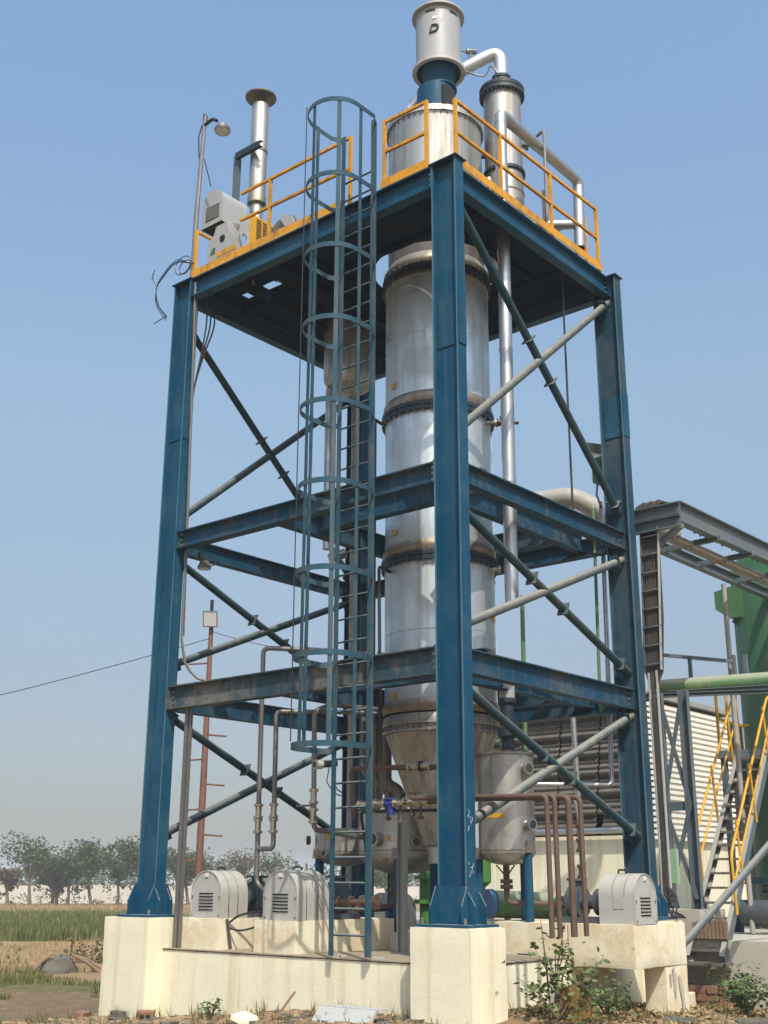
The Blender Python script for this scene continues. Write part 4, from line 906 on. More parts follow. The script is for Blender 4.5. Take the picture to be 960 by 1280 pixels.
def leg(t, x, y, z0, z1, mat='blue', r=.045):
    l = obj('leg', MB().cyl((x, y, z0), (x, y, z1), r, seg=16), mat, t)
    obj('foot_plate', MB().box((x-.09, y-.09, z0), (x+.09, y+.09, z0+.014)), mat, l, smooth=False)
    obj('head_bracket', MB().prism([(x-.07, y-.05, z1-.01), (x+.07, y-.05, z1-.01), (x+.05, y-.05, z1+.10), (x-.05, y-.05, z1+.10)], (0, .10, 0)), 'tan', l, smooth=False)
TR = (1.605, .585); cdir = math.atan2(CAM.y-TR[1], CAM.x-TR[0])
t = tank('receiver_tank', 'stained stainless tank with round sight ports right of the near column', TR, .275, 2.715, 1.675)
port(t, TR, .275, cdir+.72, 2.58); port(t, TR, .275, cdir+.80, 2.05)
placard(t, TR, .275, cdir-.45, 2.11, .22, .045)
leg(t, 1.58, .335, ZS+.012, 1.80); leg(t, 1.86, .56, ZS+.012, 1.74); leg(t, 1.42, .80, ZS+.012, 1.74)
obj('drain', MB().pipe([(1.60, .60, 1.69), (1.60, .60, 1.33), (1.72, .48, 1.33), (1.95, .25, 1.32)], .026, .07, 12).cyl((1.6, .6, 1.46), (1.6, .6, 1.50), .06, seg=14).cyl((1.6, .6, 1.51), (1.6, .6, 1.55), .06, seg=14).bar((1.52, .66, 1.68), (1.6, .6, 1.57), .012, .012).bar((1.67, .55, 1.68), (1.6, .6, 1.57), .012, .012), 'rustpipe', t)
obj('top_neck', MB().cyl((1.72, .66, 2.74), (1.72, .66, 3.05), .035, seg=12), 'greysteel', t)
T2 = (2.05, 2.24); cdir = math.atan2(CAM.y-T2[1], CAM.x-T2[0])
t = tank('receiver_tank', 'wide dull stainless tank behind the valve manifold, left of the cone', T2, .50, 2.23, 1.60)
port(t, T2, .50, cdir-.62, 1.95, .07); port(t, T2, .50, cdir+.22, 1.92, .05); placard(t, T2, .50, cdir-.34, 1.93, .05, .06)
leg(t, 1.63, 1.97, ZS+.012, 1.76, 'blue', .05); leg(t, 1.95, 1.75, ZS+.012, 1.76, 'blue', .05); leg(t, 2.3, 2.62, ZS+.012, 1.76, 'blue', .05)
obj('drain', MB().pipe([(1.93, 2.30, 1.62), (1.93, 2.30, 1.27), (1.75, 2.40, 1.25), (1.0, 2.40, 1.24)], .035, .08, 12).cyl((1.93, 2.30, 1.42), (1.93, 2.30, 1.46), .07, seg=14), 'rustpipe', t)
T1 = (2.15, 3.2); cdir = math.atan2(CAM.y-T1[1], CAM.x-T1[0])
t = tank('receiver_tank', 'small flat topped stainless tank half hidden behind the left ladder stringer', T1, .34, 2.06, 1.68)
placard(t, T1, .34, cdir-.55, 1.97, .06, .07); port(t, T1, .34, cdir-.60, 1.82, .035)
obj('lifting_eye', MB().cyl((1.88, 3.49, 1.97), (1.86, 3.52, 1.97), .05, seg=16), 'black', t)
for a, b in ((1.95, 3.4), (2.35, 3.1)): leg(t, a, b, ZS+.012, 1.78, 'blue', .05)
o = obj('grey_post', MB().hbeam((.86, 1.295, ZS+.012), (.86, 1.295, 2.26), .075, .075, .008, .01, (0, 1, 0)).box((.78, 1.22, ZS+.01), (.94, 1.37, ZS+.025)), 'greypost', None, (.86, 1.295, ZS)); tag(o, 'bare grey steel post standing on the plinth below the valve manifold', 'post')
o = obj('dark_actuator', MB().lathe([(0, 2.78), (.06, 2.78), (.06, 2.88), (.10, 2.90), (.10, 2.98), (.065, 3.0), (.065, 3.22), (.09, 3.23), (.09, 3.27), (0, 3.27)], (1.55, .50), 20), 'flange', None, (1.55, .5, 2.78)); tag(o, 'dark blue actuator with a white cap standing on the right tank', 'actuator')
obj('cap', MB().lathe([(0, 3.275), (.078, 3.275), (.078, 3.42), (.07, 3.43), (0, 3.435)], (1.55, .50), 24), 'white', o)

# ------------------------------------------------------------------ pipework with valves
def gate_valve(t, p, axis, s=1.0, mat='brass', wheel=None):
    p = Vector(p); a = Vector(axis).normalized()
    mb = MB().cyl(p-a*.07*s, p-a*.05*s, .05*s, seg=14).cyl(p+a*.05*s, p+a*.07*s, .05*s, seg=14).cyl(p-a*.05*s, p+a*.05*s, .032*s, seg=12)
    b = a.orthogonal().normalized(); c = a.cross(b)
    for e in (-1, 1):
        for k in range(4):
            t_ = math.pi/4+math.pi/2*k; o = (b*math.cos(t_)+c*math.sin(t_))*.041*s
            mb.cyl(p+o+a*(e*.06-.022)*s, p+o+a*(e*.06+.022)*s, .007*s, seg=5)
    v = obj('valve', mb, mat, t)
    if wheel is not None:
        wv = Vector(wheel); obj('valve_handle', MB().cyl(p, p+wv*.07*s, .010, seg=6).bar(p+wv*.07*s-a*.02, p+wv*.07*s+a*.13*s, .016, .006, wv), 'rustpipe', v)
    return v
P1 = thing('valved_riser', 'grey pipe riser with two flanged valves behind the left hooded motor', 'pipe', (.6, 3.03, 1.45))
obj('pipe_run', MB().pipe([(.62, 2.72, 1.32), (.6, 3.02, 1.50), (.6, 3.035, 3.95), (1.0, 2.5, 3.92), (1.4, 2.2, 3.9)], .026, .07, 12), 'greysteel', P1)
for z in (2.22, 2.07): gate_valve(P1, (.6, 3.025, z), (0, 0, 1), 1.0)
obj('pipe_run', MB().pipe([(.6, 3.02, 1.84), (.6, 2.79, 1.84), (.6, 2.805, 3.24), (1.2, 2.25, 3.25), (1.8, 1.9, 3.25)], .026, .06, 12), 'greysteel', P1)
for z in (2.22, 2.07): gate_valve(P1, (.6, 2.80, z), (0, 0, 1), 1.0)
P2 = thing('valved_dropper', 'grey dropper pipe with one flanged valve just left of the ladder', 'pipe', (.6, 2.22, 1.9))
obj('pipe_run', MB().pipe([(1.3, 2.0, 3.27), (.75, 2.15, 3.27), (.6, 2.25, 3.20), (.6, 2.225, 2.02), (1.3, 2.18, 1.96)], .026, .07, 12), 'greysteel', P2)
for z in (2.34, 2.15): gate_valve(P2, (.6, 2.235, z), (0, 0, 1), 1.0)
obj('valve_lever', MB().bar((.58, 2.24, 2.25), (.55, 2.42, 2.25), .02, .02), 'greysteel', P2, smooth=False)
P3 = thing('upper_manifold', 'brown horizontal pipe with a flanged valve in front of the cone', 'pipe', (.45, .9, 2.54))
obj('pipe_run', MB().pipe([(.52, 1.62, 2.1), (.46, 1.60, 2.565), (.45, 1.3, 2.56), (.45, .16, 2.51)], .026, .06, 12), 'rustpipe', P3)
gate_valve(P3, (.45, .80, 2.545), (0, 1, 0), 1.0); gate_valve(P3, (.45, .68, 2.545), (0, 1, 0), 1.0)
P4 = thing('lower_manifold', 'valve manifold with a bright blue valve body below the upper brown pipe', 'pipe', (.45, .9, 2.22))
obj('pipe_run', MB().cyl((.45, 1.50, 2.235), (.45, .14, 2.21), .022, seg=12), 'rustpipe', P4)
for y in (1.42, 1.22, .98, .80, .70): gate_valve(P4, (.45, y, 2.225), (0, 1, 0), .95)
v = obj('valve_body', MB().cyl((.45, 1.135, 2.22), (.45, 1.035, 2.22), .042, seg=16).cyl((.45, 1.085, 2.12), (.45, 1.085, 2.28), .036, seg=16).cyl((.45, 1.085, 2.255), (.45, 1.085, 2.275), .05, seg=16), 'valveblue', P4)
obj('handle', MB().bar((.42, .86, 2.30), (.42, .70, 2.305), .015, .008).bar((.45, .80, 2.23), (.45, .80, 2.30), .015, .015), 'rustpipe', P4, smooth=False)
for k, (x, zz) in enumerate(((.165, 2.20), (.285, 2.206), (.50, 2.21), (.69, 2.216))):
    o = obj('vent_pipe', MB().pipe([(x, .60, zz+.035), (x, -.80, zz), (x+.012, -.80, 1.10)], .022 if k != 2 else .028, .055, 12), 'rustpipe', None, (x, -.8, 1.1))
    tag(o, ['brown bent vent pipe, the one nearest the tank', 'brown bent vent pipe, second from the tank', 'thickest of the four brown bent vent pipes', 'brown bent vent pipe, farthest right of the four'][k], 'pipe', 'brown bent vent pipes')
for k, (px_, py_, h_) in enumerate(((1.72, 2.18, .42), (1.66, 1.98, .36), (1.80, 2.42, .55))):
    o = obj('tank_nozzle_pipe', MB().pipe([(px_, py_, 2.22), (px_, py_, 2.22+h_*.6), (px_-.10, py_+.12, 2.22+h_*.8), (px_-.10, py_+.12, 2.22+h_+.5)], (.05, .07, .03)[k], .08, 14).cyl((px_, py_, 2.28), (px_, py_, 2.31), (.05, .07, .03)[k]*1.6, seg=16), 'greysteel', None, (px_, py_, 2.2))
    tag(o, ['grey cranked pipe rising from the wide tank behind the blue valve', 'fattest grey cranked pipe on the wide tank beside the cone', 'thin grey cranked pipe on the wide tank nearest the ladder'][k], 'pipe', 'pipes on the wide tank')
for k, y in enumerate((1.30, 1.15, .98, .86, .74)):
    obj('drip_branch', MB().cyl((.45, y, 2.22), (.45+.03*(k % 2), y, 2.10-.03*(k % 3)), .012, seg=8).cyl((.45+.03*(k % 2), y, 2.13-.03*(k % 3)), (.45+.03*(k % 2), y, 2.10-.03*(k % 3)), .026, seg=10), 'rustpipe', P4)
for y in (1.22, .98):
    obj('handwheel', MB().cyl((.45, y, 2.25), (.45, y, 2.32), .008, seg=6).tube([(.45+.045*math.cos(t_*.5236), y+.045*math.sin(t_*.5236), 2.32) for t_ in range(13)], .007, 6), 'rustpipe', P4)
P8 = thing('lower_header_pipe', 'thin dark pipe running behind the valve manifold along the wide tank top', 'pipe', (.62, 1.0, 2.17))
obj('pipe_run', MB().pipe([(.9, 1.72, 1.5), (.62, 1.62, 2.17), (.62, .30, 2.15)], .016, .06, 10), 'black', P8)
P5 = thing('pump_suction', 'rusty pipe with a round handwheel valve feeding the corner pump', 'pipe', (2.0, .3, 1.32))
obj('pipe_run', MB().cyl((1.90, .26, 1.325), (2.75, -.02, 1.335), .024, seg=12), 'rustpipe', P5)
gate_valve(P5, (2.10, .20, 1.33), (1, -.3, 0), 1.1, 'rustpipe'); gate_valve(P5, (2.32, .12, 1.33), (1, -.3, 0), 1.1, 'rustpipe', Vector((0, 0, 1)))
obj('handwheel', MB().tube([(2.02+.0*t, .21+.065*math.cos(t*.52), 1.33+.065*math.sin(t*.52)) for t in range(13)], .010, 6), 'rustpipe', P5)
P6 = thing('pump_discharge', 'thin rusty discharge riser with small valves beside the corner pump', 'pipe', (1.85, .1, 1.55))
obj('pipe_run', MB().pipe([(1.80, -.12, 1.56), (1.83, -.10, 2.05), (1.82, -.06, 2.3)], .018, .04, 10), 'greysteel', P6)
for z in (1.62, 1.86, 2.0): gate_valve(P6, (1.81, -.11, z), (0, 0, 1), .8, 'rustpipe')
P7 = thing('left_pump_pipe', 'rusty flanged pipe stub seen through the lower ladder rungs', 'pipe', (.6, 1.7, 1.33))
obj('pipe_run', MB().cyl((.62, 1.85, 1.33), (.62, 1.40, 1.335), .030, seg=12), 'rustpipe', P7)
gate_valve(P7, (.62, 1.80, 1.33), (0, 1, 0), 1.2, 'rustpipe'); gate_valve(P7, (.62, 1.50, 1.335), (0, 1, 0), 1.3, 'rustpipe')
o = obj('bleed_pipe', MB().pipe([(1.12, 1.80, 6.42), (.9, 1.76, 6.42), (.9, 1.745, 2.3)], .018, .05, 10), 'black', None, (.9, 1.75, 2.3)); tag(o, 'thin black pipe bent off the upper column flange left of the vessel', 'pipe', 'thin black bleed pipes')
o = obj('bleed_pipe', MB().pipe([(1.15, 1.70, 4.70), (.9, 1.64, 4.70), (.9, 1.60, 2.3)], .018, .05, 10), 'black', None, (.9, 1.64, 2.3)); tag(o, 'thin black pipe bent off the lower column flange left of the vessel', 'pipe', 'thin black bleed pipes')
o = obj('rear_riser', MB().cyl((2.95, 3.85, ZS), (2.95, 3.85, 8.3), .035, seg=12), 'duct', None, (2.95, 3.85, ZS)); tag(o, 'dusty beige riser beside the rear column behind the ladder', 'pipe')
o = obj('rear_riser', MB().cyl((2.86, 3.40, ZS), (2.86, 3.40, 7.4), .028, seg=12), 'rustpipe', None, (2.86, 3.40, ZS)); tag(o, 'rusty riser behind the ladder, right of the rear column', 'pipe')
for (x, y, z0_, z1_, r_, mt, lb) in ((3.12, .30, 2.5, 5.74, .016, 'green', 'thin green pipe left of the silver one by the right column'),):
    pass
o = obj('silver_riser', MB().pipe([(3.5, .42, 5.72), (3.30, .30, 5.74), (3.24, .30, 3.6), (3.20, .30, 2.52), (2.6, .9, 2.52)], .026, .06, 12), 'galv', None, (3.2, .3, 2.5)); tag(o, 'silver pipe running down beside the right column and elbowing left', 'pipe')
o = obj('green_riser', MB().pipe([(3.4, .45, 5.66), (3.16, .33, 5.66), (3.09, .33, 3.3)], .018, .05, 10), 'palegreen', None, (3.1, .33, 3.3)); tag(o, 'thin green pipe beside the silver riser at the right column', 'pipe')

# ------------------------------------------------------------------ cable bridge, cooling tower, green plant at the right
Br = thing('cable_bridge', 'steel cable bridge of grey beams leaving the right column', 'cable bridge', (3.4, -.3, 5.28))
for z in (5.33, 5.475): obj('cross_channel', MB().channel((3.33, .0, z), (3.33, -.66, z), .135, .06, .01), 'grey', Br, smooth=False)
obj('long_beam', MB().hbeam((3.40, -.58, 5.47), (16, -.86, 5.47), .24, .11, .01, .012), 'grey', Br, smooth=False)
obj('long_beam', MB().hbeam((3.9, .06, 5.35), (16, .0, 5.35), .13, .09, .01, .012), 'grey', Br, smooth=False)
for k, x in enumerate((4.3, 5.2, 6.3, 7.6, 9.0, 11.0)):
    obj('cross_strut', MB().bar((x, .05, 5.33), (x-.0, -.68, 5.35), .06, .06), 'grey', Br, smooth=False)
obj('knee_brace', MB().bar((3.40, -.62, 5.30), (4.05, .05, 5.30), .07, .05), 'grey', Br, smooth=False)
mb = MB()
for k in range(10): mb.pipe([(3.35, -.10-.028*k, 5.28), (3.36, -.11-.03*k, 5.62+.012*(k % 3)), (3.62, -.30-.022*k, 5.61), (3.9, -.43-.011*k, 5.46+.03*(k % 3)), (16, -.66-.011*k, 5.46+.03*(k % 3))], .016, .06, 6, 3)
obj('cables', mb, 'cableduct', Br)
mb = MB()
for k in range(30): yy_ = -.49-.022*k*.14; mb.tube([(4.0+k*.14, yy_-.03*random.random(), 5.43), (4.05+k*.14, yy_+.02, 5.38+.03*random.random()), (4.10+k*.14, yy_-.02, 5.43)], .010, 5)
obj('cable_ends', mb, 'cableduct', Br, kind='stuff')
for k, (y, zz, r_) in enumerate(((-.20, 5.33, .034), (-.33, 5.33, .022), (-.265, 5.33, .024))):
    o = obj('bridge_pipe', MB().cyl((3.9, y, zz), (16, y-.1, zz), r_, seg=14), 'duct', None, (4, y, zz))
    tag(o, ['thickest beige pipe lying along the cable bridge', 'thin beige pipe nearest the front beam of the cable bridge', 'thin beige pipe in the middle of the three on the cable bridge'][k], 'pipe', 'pipes on the cable bridge')
Tr = thing('ladder_tray', 'vertical cable ladder packed with dark cables beside the right column', 'cable tray', (3.34, -.2, 3.7))
obj('side_rail', MB().bar((3.34, -.375, 5.32), (3.34, -.30, 3.72), .012, .04, (1, 0, 0)), 'hood', Tr, smooth=False)
obj('side_rail', MB().bar((3.34, -.155, 5.30), (3.34, -.10, 3.70), .012, .03, (1, 0, 0)), 'grey', Tr, smooth=False)
for k in range(8):
    z = 5.22-k*.205; y0 = -.155+.055*(5.3-z)/1.6; obj('tray_rung', MB().bar((3.33, y0, z), (3.33, y0-.215, z+.008), .012, .022, (1, 0, 0)), 'galv', Tr, smooth=False)
mb = MB()
for k in range(15):
    y = -.165-.0142*k; w_ = random.uniform(-.012, .012)
    mb.tube([(3.355, y, 5.34), (3.36, y+w_, 4.8), (3.355, y+.02-w_, 4.3), (3.36, y+.06, 3.7), (3.35, -.20+.004*k, 3.4), (3.36, -.195+.004*k, 2.0), (3.34, -.20+.006*k, 1.3)], .0092, 6)
obj('cables', mb, 'cableduct', Tr)
obj('back_sheet', MB().prism([(3.375, -.15, 5.32), (3.375, -.372, 5.32), (3.375, -.295, 3.72), (3.375, -.095, 3.72)], (.006, 0, 0)), 'black', Tr, smooth=False)
obj('side_rail', MB().box((3.33, -.15, 1.3), (3.36, -.135, 3.70)).box((3.33, -.245, 1.3), (3.36, -.23, 3.72)), 'hood', Tr, smooth=False)
mb = MB()
for k in range(5): mb.tube(smooth([(3.34, -.2, 1.5), (3.30, -.24-.02*k, 1.38), (3.25, -.16-.04*k, 1.30-.03*k), (3.30, -.34, 1.22), (3.1, -.42-.02*k, 1.19)]), .008, 6)
o = obj('loose_cables', mb, 'black', None, (3.3, -.25, 1.2)); tag(o, 'loose black cables spilling at the foot of the right column', 'cables')

def lattice():
    X, ya, yb, z0, z1 = 4.5, .345, .02, 1.25, 3.66
    t = thing('lattice_support', 'grey-blue lattice support with crossed bars left of the yellow stair', 'lattice support', (X, .27, z0))
    for y in (ya, yb):
        obj('post', MB().channel((X, y, z0), (X, y, z1), .115, .06, .008, (0, 1, 0)), 'grey', t, smooth=False)
        obj('foot_gusset', MB().prism([(X-.02, y-.09, z0), (X-.02, y+.09, z0), (X-.02, y+.05, z0+.16), (X-.02, y-.05, z0+.16)], (.02, 0, 0)), 'flange', t, smooth=False)
    zm = (z0+z1)/2-.1
    obj('tie', MB().bar((X-.03, ya, zm), (X-.03, yb, zm), .01, .10), 'grey', t, smooth=False)
    for a, b in ((z0+.1, zm), (zm, z1)):
        obj('diagonal', MB().bar((X-.05, ya, a), (X-.05, yb, b), .01, .05), 'grey', t, smooth=False)
        obj('diagonal', MB().bar((X-.035, ya, b), (X-.035, yb, a), .01, .05), 'grey', t, smooth=False)
lattice()
cbox('support_pier', (4.35, -.05, .95), (5.0, .62, 1.245), 'greyconc', 'low grey concrete pier under the lattice support', 'concrete block', group='motor blocks')
cbox('rear_slab', (4.30, -3.2, -.3), (16, 9.5, .94), 'greyconc', 'long grey concrete slab behind the yellow stair', 'plinth')
o = obj('green_main', MB().cyl((5.0, .62, 3.81), (5.6, -.75, 3.86), .10, seg=24), 'palegreen', None, (5, .6, 3.85)); tag(o, 'thick pale green pipe lying across the top of the lattice support', 'pipe')
t = thing('walkway_frame', 'grey channel frame and short rail on top of the green pipe', 'walkway', (5.2, .2, 3.9))
obj('channel_beam', MB().channel((4.75, .62, 3.69), (5.35, -.80, 3.72), .08, .05, .008), 'grey', t, smooth=False)
obj('channel_beam', MB().channel((4.60, .58, 3.66), (5.2, -.80, 3.66), .05, .05, .008), 'grey', t, smooth=False)
obj('rail', MB().bar((5.4, .75, 4.30), (5.8, -.05, 4.18), .05, .04), 'grey', t, smooth=False)
obj('rail_post', MB().bar((5.55, .42, 3.95), (5.55, .42, 4.26), .04, .04), 'grey', t, smooth=False)
for q in ((5.80, -.05), (5.86, -.18)): obj('rail_post', MB().bar((q[0], q[1], 3.95), (q[0], q[1], 4.26), .05, .05), 'grey', t, smooth=False)
GT = (8.42, -.06)
t = thing('green_tank', 'big dark green cylindrical tank cut off by the right edge', 'tank', (GT[0], GT[1], .94))
obj('shell', MB().lathe([(1.0, .95), (1.0, 5.9), (.85, 6.15), (.0, 6.3)], GT, 56), 'green', t)
d = Vector((.15, .98, 0)).normalized(); c = Vector((GT[0]-.62, GT[1]+.72, 5.40))
obj('box_nozzle', MB().prism([c+Vector((-.2, .28, -.10)), c+Vector((-.2, .28, .16)), c+Vector((-.2, -.5, .30)), c+Vector((-.2, -.5, -.3)), c+Vector((-.2, .10, -.24))], (.5, 0, 0)), 'green', t, smooth=False)
obj('nozzle_strut', MB().bar(c+Vector((0, .1, -.25)), c+Vector((0, -.25, -.55)), .06, .06), 'green', t, smooth=False)
o = obj('slim_post', MB().tube([(5.9, .04, .95), (5.92, .05, 3.8), (5.94, .055, 5.22)], .032, 12), 'duct', None, (5.9, .05, .95)); tag(o, 'slim beige pipe post rising in front of the green tank to the bridge', 'post')

def stair():
    t = thing('yellow_stair', 'steep grey steel stair with yellow tubular handrails at the right', 'stair', (4.1, -.2, .5))
    p0, p1 = Vector((4.12, -.19, .74)), Vector((6.70, .18, 3.12)); d = (p1-p0); h = Vector((d.x, d.y, 0)).normalized(); side = Vector((-h.y, h.x, 0)); wd = .205
    for s in (-1, 1): obj('stringer', MB().channel(p0+side*wd*s, p1+side*wd*s, .13, .045, .008, (0, 0, 1), s), 'grey', t, smooth=False)
    n = 15
    for k in range(n):
        c = p0+d*(k+.6)/n
        obj('tread', MB().obox(c, side*(wd-.008), h*.075, Vector((0, 0, .012))), 'greysteel', t, smooth=False)
    obj('riser_plate', MB().obox(p0+h*.26+Vector((0, 0, .12)), side*(wd-.01), h*.09, Vector((-.0, 0, .0))+h.cross(side)*.006+Vector((0,0,.0))).obox(p0+h*.22+Vector((0, 0, .12)), side*(wd-.01), h*.004, Vector((0, 0, .15))), 'greysteel', t, smooth=False)
    obj('foot_plate', MB().obox(p0+Vector((-.06, 0, -.03)), side*.27, h*.17, Vector((0, 0, .012))), 'greysteel', t, smooth=False)
    for s in (-1, 1):
        o_ = side*(wd+.025)*s; up = Vector((0, 0, .70))
        a = p0+d*.19; b = p1
        obj('handrail', MB().pipe([a+o_, a+o_-h*.05+up*.9, b+o_+up, b+o_+up+h*.16+Vector((0,0,.06)), b+o_+h*.22], .016, .10, 10), 'stairyellow', t)
        obj('mid_rail', MB().cyl(a+o_+up*.48, b+o_+up*.48, .012, seg=10), 'stairyellow', t)
        for f in (.33, .62, .95): q = p0+d*f; obj('rail_post', MB().cyl(q+o_+h*.0, q+o_+up*.98-h*.12, .014, seg=10), 'stairyellow', t)
    obj('landing', MB().obox(p1+h*.55+Vector((0, 0, .02)), side*.48, h*.52, Vector((0, 0, .05))), 'grey', t, smooth=False)
    for s, zz in ((0, .95), (0, .5)):
        pts = [p1+side*.46+h*.1, p1+side*.46+h*1.05, p1-side*.46+h*1.05, p1-side*.46+h*.1]
        obj('landing_rail', MB().pipe([q+Vector((0, 0, zz)) for q in pts], .020, .12, 10), 'stairyellow', t)
    for sx in (-.46, .46):
        for f in (.1, .58, 1.05): q = p1+side*sx+h*f; obj('rail_post', MB().cyl(q, q+Vector((0, 0, .95)), .02, seg=10), 'stairyellow', t)
    for sx in (-.42, .42):
        for f in (.12, 1.0): q = p1+side*sx+h*f; obj('landing_leg', MB().bar((q.x, q.y, .94), (q.x, q.y, 3.1), .07, .07, (0, 1, 0)), 'grey', t, smooth=False)
stair()
o = obj('slanted_duct', MB().tube([(3.0, -.25, .78), (3.21, -.475, 1.0), (3.92, -1.068, 1.883), (4.3, -1.4, 2.35)], .038, 14), 'grey', None, (3.2, -.47, 1.0)); tag(o, 'thick grey-blue tube slanting across the foot of the yellow stair', 'tube')
# rear pump under the stair
t = thing('rear_pump', 'dark pump set with a black discharge pipe behind the stair', 'pump', (6.2, .1, .95))
obj('pump_body', MB().cyl((6.0, .18, 1.18), (6.0, -.20, 1.18), .15, seg=20), 'pump', t)
obj('pump_frame', MB().bar((6.1, .30, .95), (6.1, .30, 1.55), .09, .09).bar((6.1, -.30, .95), (6.1, -.30, 1.55), .09, .09).bar((6.1, .32, 1.55), (6.1, -.32, 1.55), .1, .08).bar((6.1, -.50, .95), (6.1, -.50, 1.45), .1, .1), 'flange', t, smooth=False)
obj('discharge', MB().pipe([(6.1, -.05, 1.45), (6.1, -.42, 1.48), (6.12, -.45, 2.2)], .05, .10, 12), 'black', t)

def cooling_tower():
    cx, cy = 9.36, 3.25; zb, zt = 2.25, 4.50
    t = thing('cooling_tower', 'cooling tower with dirty louvres, white corrugated end wall and cream basin', 'cooling tower', (cx, cy, .94))
    obj('basin', MB().box((cx+.02, cy+.02, .94), (cx+4.6, cy+3.1, zb)), 'cream', t, smooth=False)
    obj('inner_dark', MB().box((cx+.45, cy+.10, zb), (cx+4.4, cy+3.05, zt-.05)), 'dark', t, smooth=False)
    # louvre panels: 7 rows x 4 bays of tilted corrugated sheet
    rows, bays = 7, 4; rh = (zt-zb)/rows; bw = 3.1/bays
    mb = MB(); nseg = 28
    for k in range(nseg+1):
        u = k/nseg; z = zb+.02+u*rh*1.02; x = cx+.05+u*.10+.017*math.cos(u*2*math.pi*3.5)
        mb.v += [Vector((x, cy+.05, z)), Vector((x, cy+bw+.02, z))]
    for k in range(nseg): mb.f.append((2*k, 2*k+2, 2*k+3, 2*k+1))
    first = obj('louvre_panel', mb, 'louvre', t, angle=60)
    for i in range(rows):
        for j in range(bays):
            if i == 0 and j == 0: continue
            c = first.copy(); COL.objects.link(c); c.parent = t; c.location = (0, j*bw-.03*(i-3), i*rh); ORG[c.name] = ORG[t.name]
    for j in range(bays+1): obj('louvre_post', MB().box((cx+.33, cy+j*bw-.03, zb), (cx+.38, cy+j*bw+.03, zt)), 'flange', t, smooth=False)
    mb = MB(); prof = []; z = zb-.06
    while z < zt-.06:
        prof += [(0, z), (0, z+.054), (.050, z+.060), (.050, z+.088)]; z += .094
    for dy, z in prof: mb.v += [Vector((cx+.03, cy-.06+dy, z)), Vector((cx+1.72, cy-.06+dy, z))]
    for k in range(len(prof)-1): mb.f.append((2*k, 2*k+1, 2*k+3, 2*k+2))
    s = obj('corrugated_sheet', mb, 'corr', t, smooth=False)
    for k in (1,):
        c = s.copy(); COL.objects.link(c); c.parent = t; c.location = (1.70*k, -.004*k, .003*k); ORG[c.name] = ORG[t.name]
    obj('corner_post', MB().box((cx-.03, cy-.06, .94), (cx+.03, cy+.0, zt)), 'grey', t, smooth=False)
    obj('top_deck', MB().box((cx-.15, cy-.10, zt), (cx+3.6, cy+3.2, zt+.08)), 'duct', t, smooth=False)
    obj('silver_pipe', MB().cyl((cx-.10, cy+3.1, 2.33), (cx-.10, cy+.02, 2.33), .05, seg=14), 'galv', t)
cooling_tower()
o = obj('beige_duct', MB().pipe([(6.0, 2.2, 7.0), (6.1, 3.4, 7.02), (6.22, 2.9, 7.02), (6.37, 2.5, 7.05), (6.6, 2.1, 6.74), (7.2, 1.2, 6.4)][2:], .15, .25, 20), 'duct', None, (6.3, 2.5, 7)); tag(o, 'fat beige pipe bending behind the right column above the middle beam', 'pipe')
o = obj('beige_duct', MB().pipe([(6.22, 2.9, 7.02), (5.9, 3.5, 7.0), (5.6, 4.1, 6.6), (5.5, 4.3, 1.0)], .15, .25, 20), 'duct', None, (5.6, 4.1, 1)); tag(o, 'fat beige pipe leg coming up behind the main column', 'pipe')
o = obj('galvanised_branch', MB().pipe([(5.20, 2.45, 3.80), (5.44, 2.10, 3.78), (5.46, 2.08, 2.5), (5.46, 2.05, 1.0)], .035, .08, 12), 'galv', None, (5.4, 2.1, 1)); tag(o, 'silver hooked pipe standing in front of the dirty louvres', 'pipe')
for k, (px, z1) in enumerate(((6.97, 5.9), )):
    o = obj('green_pole', MB().cyl((6.97, 3.9, .95), (7.05, 3.9, 5.85), .035, seg=12), 'palegreen', None, (7, 3.9, .95)); tag(o, 'thin green pipe standing behind the galvanised riser', 'pipe')
t = thing('green_header', 'thin green pipe header running across in front of the louvre top', 'pipe', (6.0, 3.0, 4.2))
obj('pipe_run', MB().cyl((5.6, 3.9, 4.05), (7.0, 2.1, 4.12), .03, seg=10).cyl((6.0, 4.0, 4.25), (7.4, 2.4, 4.3), .025, seg=10), 'palegreen', t)
obj('pipe_post', MB().cyl((5.9, 3.55, .95), (5.9, 3.55, 4.4), .045, seg=12), 'green', t)
t = thing('green_pump', 'green pump volute with a blue flange behind the near column foot', 'pump', (5.3, 3.2, .95))
obj('suction', MB().cyl((4.95, 3.10, 1.25), (5.75, 2.55, 1.22), .17, seg=24), 'palegreen', t)
obj('volute', MB().lathe([(0, .96), (.22, .98), (.30, 1.10), (.30, 1.26), (.20, 1.34), (0, 1.36)], (5.72, 2.62), 28), 'green', t)
obj('flange', MB().cyl((4.93, 3.11, 1.25), (4.87, 3.15, 1.25), .185, seg=28), 'skyblue', t)
obj('riser', MB().cyl((5.12, 3.50, 1.0), (5.12, 3.50, 1.45), .12, seg=20).cyl((5.12, 3.50, 1.45), (5.12, 3.50, 1.52), .12, .20, seg=20).cyl((5.12, 3.50, 1.52), (5.12, 3.50, 1.80), .20, seg=20), 'brightgreen', t)
obj('bed', MB().box((4.9, 2.9, .95), (5.3, 3.6, 1.05)), 'orange', t, smooth=False)
t = thing('green_riser_valve', 'bright green flanged riser glimpsed between the central tank legs', 'pipe', (4.5, 3.85, .95))
